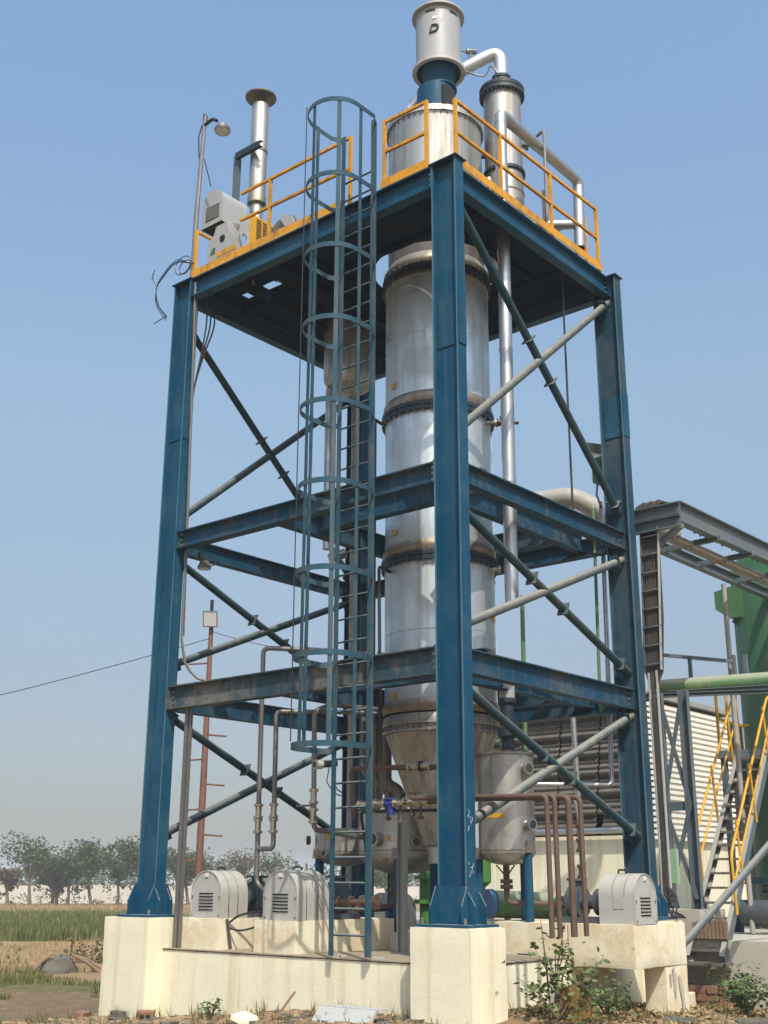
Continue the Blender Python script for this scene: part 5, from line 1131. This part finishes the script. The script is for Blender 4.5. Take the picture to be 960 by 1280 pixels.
obj('pipe_run', MB().cyl((4.5, 3.85, .95), (4.5, 3.85, 1.9), .10, seg=16).cyl((4.5, 3.85, 1.55), (4.5, 3.85, 1.60), .17, seg=18).cyl((4.5, 3.85, 1.25), (4.5, 3.85, 1.30), .17, seg=18), 'brightgreen', t)
cbox('electric_box', (3.50, -.245, 1.52), (3.55, -.165, 1.86), 'boxgreen', 'small pale green box on the cable run right of the right column', 'electrical box', bev=.008)

# ------------------------------------------------------------------ floodlight mast and wires behind
mx, my = 7.59, 11.86
Ms = thing('floodlight_mast', 'rusty red pole with step pegs and a square floodlight behind the tower', 'mast', (mx, my, gz(mx, my)))
obj('pole', MB().tube([(mx-.02, my, gz(mx, my)), (mx, my, 3.5), (mx+.01, my, 6.6)], .09, 14, radii=[.080, .066, .045]), 'mast', Ms)
sidev = Vector((math.sin(YAW), -math.cos(YAW), 0))
for k in range(9):
    z = 1.9+k*.48; s = 1 if k % 2 else -1
    obj('step_peg', MB().cyl((mx, my, z), Vector((mx, my, z-.03))+sidev*s*.42, .018, seg=6), 'mast', Ms)
c = Vector((mx, my, 6.62))+Vector((-.12, -.10, 0)); nn = Vector((-.55, -.6, -.35)).normalized(); sd_ = sidev; uu = sd_.cross(nn).normalized()
fl = obj('floodlight', MB().obox(c, sd_*.15, uu*.16, nn*.05), 'greysteel', Ms, smooth=False)
obj('lens', MB().obox(c+nn*.054, sd_*.13, uu*.14, nn*.005), 'lens', fl, smooth=False)
obj('bracket', MB().bar((mx, my, 6.5), (mx, my, 7.05), .05, .05, (1, 0, 0)), 'black', Ms, smooth=False)
def sag(p, q, s, n=14):
    p, q = Vector(p), Vector(q); return [p+(q-p)*k/n-Vector((0, 0, s*4*(k/n)*(1-k/n))) for k in range(n+1)]
far = Vector((4.367, 14.249, 5.15)); m0 = Vector((mx, my, 6.25))
o = obj('overhead_wire', MB().tube(sag(m0, m0+(far-m0)*3.0, .25), .008, 5), 'black', None, m0); tag(o, 'thin overhead wire running from the mast off to the left', 'wire', 'overhead wires at the mast')
o = obj('overhead_wire', MB().tube(sag(m0+Vector((0, 0, .15)), (9.6, 9.9, 6.0), .12), .007, 5), 'black', None, m0); tag(o, 'thin overhead wire running from the mast towards the tower', 'wire', 'overhead wires at the mast')

# ------------------------------------------------------------------ compound wall, trees, fields
WN = Vector((.60, .80)); WT = Vector((.80, -.60))
def wall_pt(u, d=105): q = CF2+WN*d+WT*u; return q
W = thing('compound_wall', 'long white compound wall across the field', 'wall', (*wall_pt(0), -.4))
first = None
def panel_mb(u0, u1):
    a, b = wall_pt(u0), wall_pt(u1); return MB().prism([(a.x, a.y, -.55), (b.x, b.y, -.55), (b.x, b.y, 1.10), (a.x, a.y, 1.10)], (WN.x*.12, WN.y*.12, 0))
for k in range(-24, 42):
    u = k*2.5
    if first is None: first = obj('wall_panel', panel_mb(u+.06, u+2.44), 'wallwhite', W, smooth=False); u_0 = u; post = obj('wall_post', MB().obox((*wall_pt(u), .3), Vector((WT.x, WT.y, 0))*.10, Vector((WN.x, WN.y, 0))*.14, (0, 0, .86)), 'wallwhite', W, smooth=False)
    else:
        off = WT*(u-u_0)
        for src in (first, post):
            c = src.copy(); COL.objects.link(c); c.parent = W; c.location = (off.x, off.y, random.uniform(-.04, .04)); ORG[c.name] = ORG[W.name]
def leaf_quads(mb, c, rad, n, size, rng, flat=1.0):
    for k in range(n):
        while True:
            q = Vector((rng.uniform(-1, 1), rng.uniform(-1, 1), rng.uniform(-1, 1)))
            if q.length < 1: break
        p = c+Vector((q.x*rad, q.y*rad, q.z*rad*flat))
        a = Vector((rng.gauss(0, 1), rng.gauss(0, 1), rng.gauss(0, .7))).normalized(); b = a.orthogonal().normalized()
        b = (b*math.cos(rng.random()*6)+a.cross(b)*math.sin(rng.random()*6)).normalized(); s = size*rng.uniform(.6, 1.3)
        mb.add([p-a*s, p-b*s*.55, p+a*s, p+b*s*.55], [(0, 1, 2, 3)])
def tree(label, u, d, h, spread, seed, mat='treeleaf', dens=1.0, bare=False):
    rng = random.Random(seed); q = CF2+WN*d+WT*u; z = gz(q.x, q.y); base = Vector((q.x, q.y, z-.05))
    t = thing('field_tree', label, 'tree', base, 'trees along the compound wall')
    mb = MB(); tips = []
    th = h*.38; lean = Vector((rng.uniform(-.2, .2), rng.uniform(-.2, .2), 1))
    fork = base+lean*th; mb.tube([base, base+lean*th*.5+Vector((rng.uniform(-.1, .1), 0, 0)), fork], .1, 7, radii=[.16, .12, .10])
    for k in range(7):
        a = k*.9+rng.random(); e = fork+Vector((math.cos(a)*spread*rng.uniform(.3, .8), math.sin(a)*spread*rng.uniform(.3, .8), h*rng.uniform(.22, .55)))
        m_ = (fork+e)/2+Vector((rng.uniform(-.2, .2), rng.uniform(-.2, .2), rng.uniform(0, .3)))
        mb.tube([fork, m_, e], .05, 5, radii=[.07, .045, .015]); tips += [e, m_]
        for j in range(4 if bare else 2):
            e2 = m_+Vector((rng.uniform(-1, 1)*spread*.45, rng.uniform(-1, 1)*spread*.45, rng.uniform(.1, .5)*h*.5)); mb.tube([m_, e2], .02, 4, radii=[.025, .008]); tips.append(e2)
    obj('trunk', mb, 'bark', t)
    cr = MB()
    for e in tips: leaf_quads(cr, e, spread*rng.uniform(.22, .40), int((26 if bare else 58)*dens), .10 if bare else .135, rng, .8)
    for k in range(int(9*dens)):
        a = rng.random()*6.3; e = fork+Vector((math.cos(a)*spread*.7*rng.random(), math.sin(a)*spread*.7*rng.random(), h*rng.uniform(-.12, .5))); leaf_quads(cr, e, spread*rng.uniform(.16, .36), 34, .13, rng, .7)
    obj('crown', cr, mat, t, smooth=False)
tree('airy green tree with a forked trunk, leftmost whole one along the white wall', -4.7, 92, 5.1, 2.5, 3, dens=.62)
tree('dense green tree, second from the left along the white wall', -2.2, 96, 3.9, 2.3, 5, dens=1.1)
tree('rounded green tree in the middle of the row by the white wall', -.4, 93, 4.7, 2.3, 8, dens=1.05)
tree('green tree just left of the left blue column', 2.9, 91, 5.3, 2.7, 11, dens=1.05)
tree('green tree right of the left blue column', 6.9, 98, 4.1, 2.2, 14, dens=1.1)
tree('bare reddish tree behind the left hooded motor', 10.6, 96, 4.3, 2.0, 17, 'dryleaf', .9, True)
tree('thin greyish tree behind the hooded motor by the ladder', 13.4, 96, 4.2, 2.0, 21, 'treeleaf', .6, True)
tree('small reddish bush tree at the far left edge of the wall', -6.6, 97, 2.9, 1.3, 25, 'dryleaf', .9, True)
tree('low green tree glimpsed between the tank legs', 22.3, 96, 3.0, 2.2, 29, dens=1.2)
tree('low reddish bush tree under the second tree by the wall', -3.0, 97, 2.8, 1.5, 31, 'dryleaf', .8, True)
tree('slim young tree between the two biggest green trees by the wall', 1.5, 99, 3.6, 1.5, 33, dens=.8)
tree('low dark bushy tree crowding the second tree by the wall', -3.4, 99, 3.3, 2.2, 35, dens=1.2)
# far wood as one mass
mb = MB(); rng = random.Random(4)
for k in range(230):
    u = rng.uniform(-60, 95); d = rng.uniform(150, 215); q = CF2+WN*d+WT*u
    leaf_quads(mb, Vector((q.x, q.y, rng.uniform(.4, 3.2)+1.2*math.sin(u*.13))), 3.0, 46, .42, rng, .75)
obj('far_wood', mb, 'treeleaf', None, (50, 90, 0), kind='stuff', smooth=False)
mb = MB(); rng = random.Random(14)
for k in range(75):
    u = rng.uniform(-9, 27); d = rng.uniform(91, 101); q = CF2+WN*d+WT*u
    r_ = rng.uniform(.25, .85)*(1.3 if noise.noise((u*.5, 2, 1)) > 0 else .6); leaf_quads(mb, Vector((q.x, q.y, gz(q.x, q.y)+r_*.7)), r_, int(38*r_), .10, rng, .8)
obj('wall_scrub', mb, 'dryleaf', None, (55, 75, 0), kind='stuff', smooth=False)
# crop, dry grass and weeds as blades
def blades(name, mat, s0, s1, u0, u1, n, h, w_, seed, cond=None):
    rng = random.Random(seed); mb = MB()
    for k in range(n):
        s = s0+(s1-s0)*rng.random()**1.3; u = (u0+(u1-u0)*rng.random())*(s/40.0); q = CF2+WN*s+WT*u
        if cond and not cond(q.x, q.y, rng): continue
        z = gz(q.x, q.y); a = rng.random()*6.28; hh = h*rng.uniform(.5, 1.2); t = Vector((math.cos(a), math.sin(a), 0)); b = Vector((q.x, q.y, z-.02))
        le = Vector((rng.uniform(-.5, .5), rng.uniform(-.5, .5), 0))*hh*.5
        mb.add([b-t*w_, b+t*w_, b+le+Vector((0, 0, hh))], [(0, 1, 2)])
    return obj(name, mb, mat, None, (0, 0, 0), kind='stuff', smooth=False)
blades('crop_field', 'crop', 28.5, 55, -9, 1.0, 24000, .29, .030, 1, lambda x, y, r: noise.noise((x*.35, y*.35, 9))+.5*noise.noise((x*1.3, y*1.3, 2)) > -.32)
blades('dry_grass', 'straw', 22, 29.5, -9, 2, 3800, .13, .016, 2, lambda x, y, r: noise.noise((x*.5, y*.5, 7)) > -.1)
blades('bank_weeds', 'crop', 23, 29.5, -9, 2, 2200, .14, .018, 6, lambda x, y, r: noise.noise((x*.45, y*.45, 11)) > .05)
blades('dry_grass', 'straw', 56, 100, -9, 4, 5000, .22, .05, 3)
blades('path_grass', 'crop', 17.2, 21.2, -9, 2, 7000, .10, .013, 4, lambda x, y, r: noise.noise((x*.7, y*.7, 5))+.25*noise.noise((x*3, y*3, 5)) > .0)
blades('path_grass', 'crop', 12.9, 14.6, -9, -2.5, 900, .16, .010, 5, lambda x, y, r: noise.noise((x*1.2, y*1.2, 3)) > .05)
# earth bank bushes
def bush(label, c, r, h, n, mat, seed, size, group=None, stems=6):
    rng = random.Random(seed); z = gz(c[0], c[1]); t = thing('wild_bush', label, 'bush', (c[0], c[1], z), group)
    sb = MB(); fb = MB()
    for k in range(stems):
        a = k*6.28/stems+rng.random(); e = Vector((c[0]+math.cos(a)*r*rng.uniform(.3, .9), c[1]+math.sin(a)*r*rng.uniform(.3, .9), z+h*rng.uniform(.6, 1.0))); b = Vector((c[0], c[1], z-.03)); m_ = (b+e)/2+Vector((0, 0, h*.15))
        sb.tube([b, m_, e], .01, 5, radii=[.012, .008, .003])
        for q in (m_, e, (m_+e)/2): leaf_cluster(fb, q, r*.42, n//(stems*3), size, rng)
    obj('stems', sb, 'bark', t); obj('foliage', fb, mat, t, smooth=False)
def leaf_cluster(mb, c, rad, n, size, rng):
    for k in range(n):
        p = c+Vector((rng.gauss(0, rad*.5), rng.gauss(0, rad*.5), rng.gauss(0, rad*.42)))
        d = Vector((rng.gauss(0, 1), rng.gauss(0, 1), rng.gauss(.1, .5))).normalized(); sd2 = d.cross(Vector((rng.gauss(0, .4), rng.gauss(0, .4), 1))).normalized(); nn = sd2.cross(d)
        s = size*rng.uniform(.6, 1.3); wd = s*.30; dr = -nn*s*.10
        mb.add([p, p+d*s*.35+sd2*wd, p+d*s*.75+sd2*wd*.7+dr, p+d*s+dr*2, p+d*s*.75-sd2*wd*.7+dr, p+d*s*.35-sd2*wd], [(0, 1, 2, 3, 4, 5)])
bush('spreading low green bush at the lower right edge', (2.95, -1.12), .34, .36, 620, 'leaf', 41, .055, None, 9)
bush('low green weed by the niche under the corner block', (1.05, -.78), .24, .24, 330, 'leaf', 43, .045, None, 7)
bush('small leafy weed at the foot of the plinth wall left of the near pedestal', (-.55, 2.35), .10, .17, 60, 'leaf', 45, .05, None, 4)
bush('greyish dry weed on the earth bank left of the path', (2.6, 14.6), .9, .38, 420, 'straw', 47, .09, None, 8)
bush('dark dry bush on the earth bank beside the left pedestal', (6.3, 13.2), .7, .30, 320, 'dryleaf', 49, .09, None, 8)
# sapling in a rusty tin
def sapling():
    x, y = .42, -.66; z = gz(x, y)-.07; rng = random.Random(61)
    t = thing('tin_sapling', 'leafy sapling growing out of a rusty yellow tin against the plinth', 'sapling', (x, y, z))
    obj('tin', MB().box((x+.04, y-.16, z-.05), (x+.26, y+.0, z+.33)), 'tinrust', t, smooth=False)
    sb = MB(); fb = MB(); right = sidev; 
    for k, (lx, h) in enumerate(((-.36, .30), (-.26, .50), (-.14, .42), (-.04, .74), (.02, .56), (.11, .76), (.17, .54), (.21, .62), (.29, .46), (.33, .34), (-.30, .22), (.26, .26))):
        b = Vector((x+rng.uniform(-.05, .05), y+rng.uniform(-.05, .05), z+.1)); e = b+right*lx+Vector((rng.uniform(-.08, .08), rng.uniform(-.08, .08), h)); m_ = b+(e-b)*.55+right*(-lx*.15)
        sb.tube([b, m_, e], .008, 5, radii=[.011, .007, .002])
        for j in range(6):
            f = .35+.62*j/6; q = b+(e-b)*f+Vector((0, 0, .03*math.sin(f*3))); leaf_cluster(fb, q, .07, 4 if f < .8 else 2, .065, rng)
    leaf_cluster(fb, Vector((x+.06, y-.16, z+.24)), .36, 300, .055, rng)
    obj('stems', sb, 'bark', t); obj('leaves', fb, 'leaf', t, smooth=False)
M['tinrust'] = rusty('rusty_yellow_tin', (0.13, 0.075, 0.022), (0.26, 0.16, 0.03), 0.8, 0.0)
sapling()
# boulder with sticks by the path
bx, by = 4.5, 11.76; z = gz(bx, by)
mb = MB(); n = 14; rings = 7; rng = random.Random(9)
for i in range(rings+1):
    ph = math.pi/2*i/rings
    for k in range(n):
        th = 2*math.pi*k/n; rr = .30*math.cos(ph)*(1+.45*noise.noise((math.cos(th)*1.9, math.sin(th)*1.9, i*.6)))
        mb.v.append(Vector((bx+rr*1.15*math.cos(th), by+rr*.8*math.sin(th), z-.04+.30*math.sin(ph)*(1+.3*noise.noise((math.cos(th)*2, math.sin(th)*2+i*.4, 2))))))
for i in range(rings):
    for k in range(n): j = (k+1) % n; mb.f.append((i*n+k, i*n+j, (i+1)*n+j, (i+1)*n+k))
o = obj('boulder', mb, 'stone', None, (bx, by, z), angle=50); tag(o, 'grey boulder lying on the grass edge of the dirt path', 'boulder')
for k, (a, b, lb) in enumerate((((-.44, .16, 0), (-.18, -.05, .30), 'bare stick leaning on the left of the boulder'), ((.50, -.42, 0), (.10, -.16, .28), 'thick stick leaning on the right of the boulder'), ((.62, -.30, .05), (.2, -.05, .27), 'thin dark stick behind the thick one on the boulder'))):
    o = obj('stick', MB().tube([Vector((bx, by, z))+Vector(a), Vector((bx, by, z))+(Vector(a)+Vector(b))/2+Vector((0, 0, .03)), Vector((bx, by, z))+Vector(b)], .03, 7, radii=[.035, .03, .022]), 'wood', None, (bx, by, z)); tag(o, lb, 'stick', 'sticks on the boulder')
blades('boulder_grass', 'crop', 20.2, 22.2, -4.6, -1.2, 1500, .13, .012, 15)
# rubble, bricks and boards at the foot of the plinth
def block(name, label, c, size, rot, mat, cat, tilt=0.0, holes=0, group=None):
    x, y = c; z = gz(x, y); rm = Matrix.Rotation(rot, 3, 'Z') @ Matrix.Rotation(tilt, 3, 'X'); h = [Vector(v)*s/2 for v, s in zip(((1,0,0),(0,1,0),(0,0,1)), size)]
    cc = Vector((x, y, z+size[2]*.42)); mb = MB().obox(cc, rm@h[0], rm@h[1], rm@h[2])
    o = obj(name, mb, mat, None, (x, y, z), smooth=False); b = o.modifiers.new('bevel', 'BEVEL'); b.width = .005; b.segments = 1
    tag(o, label, cat, group)
    for k in range(holes):
        f = (k+.5)/holes*2-1; f *= .75
        obj('hole', MB().obox(cc+rm@(h[0]*f*1.0)-rm@(h[1]*1.005), rm@h[0]*(.5/holes), rm@(h[1]*.004), rm@h[2]*.45), 'dark', o, smooth=False)
block('concrete_chunk', 'dark grey concrete block at the foot of the left pedestal', (-.33, 3.95), (.16, .10, .09), 1.4, 'stone', 'block')
block('hollow_brick', 'red hollow brick with two holes beside the left pedestal', (-.28, 3.58), (.16, .10, .10), -.9, 'brick', 'brick', .1, 2)
block('red_brick', 'red brick lying at the far left corner of the left pedestal', (-.35, 4.50), (.18, .10, .08), .5, 'brick', 'brick', .15)
block('broken_slab', 'broken cream slab piece lying by the plinth wall', (-.60, 1.82), (.30, .22, .05), .4, 'cream', 'slab', .35)
block('flat_stone', 'flat grey stone lying in front of the lower right bush', (2.45, -1.42), (.40, .16, .04), -.65, 'stone', 'stone', .05)
block('cream_kerb', 'low cream kerb piece lying right of the corner block leg', (2.75, -.52), (.50, .22, .14), .15, 'cream', 'kerb')
block('flat_stone', 'low grey slab lying on the ground in front of the corner block leg', (1.35, -1.25), (.34, .25, .04), .2, 'stone', 'stone', .05)
mb = MB().bar((-.62, 1.50, gz(-.62, 1.5)-.02), (-.50, 1.36, gz(-.5, 1.36)+.22), .05, .02)
o = obj('wood_stake', mb, 'wood', None, (-.62, 1.5, gz(-.62, 1.5)), smooth=False); tag(o, 'dark broken wooden stake sticking up by the plinth wall', 'stake')
zz = gz(-.55, .8)
mb = MB(); ax = Vector((.03, -.60, 0)); up_ = Vector((.10, 0, .12)); c0 = Vector((-.50, .80, zz+.045))
mb.obox(c0, ax*.5, up_*.5, Vector((.012, 0, -.006))); mb.obox(c0+up_*.52+Vector((.06, 0, .0)), ax*.52, Vector((.07, 0, .0)), Vector((0, 0, .008)))
t = thing('plastic_board', 'pale grey plastic board with holes propped against the plinth wall', 'board', (-.58, .82, zz))
obj('board', mb, 'lidboard', t, smooth=False)
for f in (-.3, .45): obj('hole', MB().cyl(c0+ax*f+up_*.05+Vector((-.016, 0, .006)), c0+ax*f+up_*.05+Vector((-.0135, 0, .006)), .022, seg=14), 'wallwhite', t)
# the pile of bricks and planks under the stair foot
Bp = thing('brick_pile', 'rough pile of bricks and planks under the foot of the stair', 'brick pile', (4.0, -.2, gz(4, -.2)))
rng = random.Random(12); first = None; zb_ = gz(4.0, -.2)-.02
for i in range(3):
    for j in range(6):
        y = .14-.115*j+rng.uniform(-.01, .01); z = zb_+.075*i+.04
        if first is None: first = obj('brick', MB().box((3.95, y-.05, z-.035), (4.17, y+.05, z+.035)), 'brick', Bp, smooth=False); f0 = (y, z)
        else:
            c = first.copy(); COL.objects.link(c); c.parent = Bp; c.location = (rng.uniform(-.03, .03), y-f0[0], z-f0[1]); ORG[c.name] = ORG[Bp.name]
for k in range(6):
    y = .30-.05*k; obj('plank', MB().box((4.15, y-.02, .70), (4.20, y+.02, 1.0+rng.uniform(-.05, .05))), 'wood', Bp, smooth=False)
for k in range(9):
    y = -.02-.045*k; obj('plank', MB().box((4.24, y-.018, .95), (4.28, y+.018, 1.13+rng.uniform(-.05, .03))), 'wood', Bp, smooth=False)
# gravel, clods and leaf litter
def stones(name, mat, n, seed, region, smin, smax):
    rng = random.Random(seed); mb = MB()
    for k in range(n):
        x, y = region(rng); z = gz(x, y); s = smin+(smax-smin)*rng.random()**2.5
        vs = [Vector((x, y, z))+Vector((rng.uniform(.6, 1)*sx*s, rng.uniform(.6, 1)*sy*s, (rng.uniform(.4, .8)*sz)*s*.8-.12*s)) for sx in (-1, 1) for sy in (-1, 1) for sz in (-1, 1)]
        a = rng.random()*6.3; ca, sa = math.cos(a), math.sin(a)
        vs = [Vector((x+(v.x-x)*ca-(v.y-y)*sa, y+(v.x-x)*sa+(v.y-y)*ca, v.z)) for v in vs]
        mb.add(vs, [(0, 1, 3, 2), (4, 6, 7, 5), (0, 4, 5, 1), (2, 3, 7, 6), (0, 2, 6, 4), (1, 5, 7, 3)])
    return obj(name, mb, mat, None, (0, 0, 0), kind='stuff', smooth=False)
def reg_front(r):
    return (-.06-abs(r.gauss(0, .55)), r.uniform(-.3, 5.6))
def reg_right(r):
    return (r.uniform(.3, 4.2), -.16-abs(r.gauss(0, .8)))
M['clod'] = rusty('dry_clod', (0.22, 0.145, 0.085), (0.33, 0.24, 0.15), 0.95, 0.0)
stones('gravel', 'clod', 2600, 71, reg_front, .006, .05)
stones('gravel', 'stone', 500, 72, reg_front, .008, .07)
stones('gravel', 'clod', 3600, 73, reg_right, .006, .04)
stones('gravel', 'stone', 260, 74, reg_right, .008, .05)
def litter(name, mat, n, seed, region, size):
    rng = random.Random(seed); mb = MB()
    for k in range(n):
        x, y = region(rng); z = gz(x, y)+rng.uniform(.004, .02); leaf_cluster(mb, Vector((x, y, z)), .001, 1, size, rng)
    obj(name, mb, mat, None, (0, 0, 0), kind='stuff', smooth=False)
litter('leaf_litter', 'dryleaf', 1500, 77, reg_right, .05)
litter('leaf_litter', 'straw', 2600, 75, reg_right, .05)
litter('leaf_litter', 'straw', 1200, 76, reg_front, .04)
rng = random.Random(80); mb = MB()
for k in range(170):
    x, y = reg_front(rng) if k % 3 else reg_right(rng); z = gz(x, y)
    for j in range(5):
        a = rng.random()*6.3; h = rng.uniform(.05, .17); t_ = Vector((math.cos(a), math.sin(a), 0))*.006; e = Vector((rng.uniform(-.05, .05), rng.uniform(-.05, .05), h)); b = Vector((x, y, z-.01))
        mb.add([b-t_, b+t_, b+e], [(0, 1, 2)])
obj('weed_stalks', mb, 'crop', None, (0, 0, 0), kind='stuff', smooth=False)
o = obj('black_hose', MB().tube([(-4.5, 7.2, gz(-4.5, 7.2)+.03), (-2.6, 6.0, gz(-2.6, 6.0)+.03), (-1.6, 5.6, gz(-1.6, 5.6)+.03), (-.6, 5.5, gz(-.6, 5.5)+.03)], .035, 8), 'greysteel', None, (-2.6, 6, 0)); tag(o, 'grey hose lying along the dirt path at the lower left', 'hose')

# ------------------------------------------------------------------ haze: one closed box of dusty air round everything
hm = bpy.data.materials.new('haze'); hm.use_nodes = True; hn = hm.node_tree; hn.nodes.clear()
ho = hn.nodes.new('ShaderNodeOutputMaterial'); hv = hn.nodes.new('ShaderNodeVolumePrincipled')
hv.inputs['Color'].default_value = (0.92, 0.94, 0.97, 1); hv.inputs['Density'].default_value = 0.0013; hv.inputs['Anisotropy'].default_value = 0.0
hn.links.new(hv.outputs[0], ho.inputs['Volume'])
hz = obj('haze', MB().box((-2800, -2800, -2.5), (2800, 2800, 15.0)), hm, None, (0, 0, 0), kind='stuff', smooth=False)
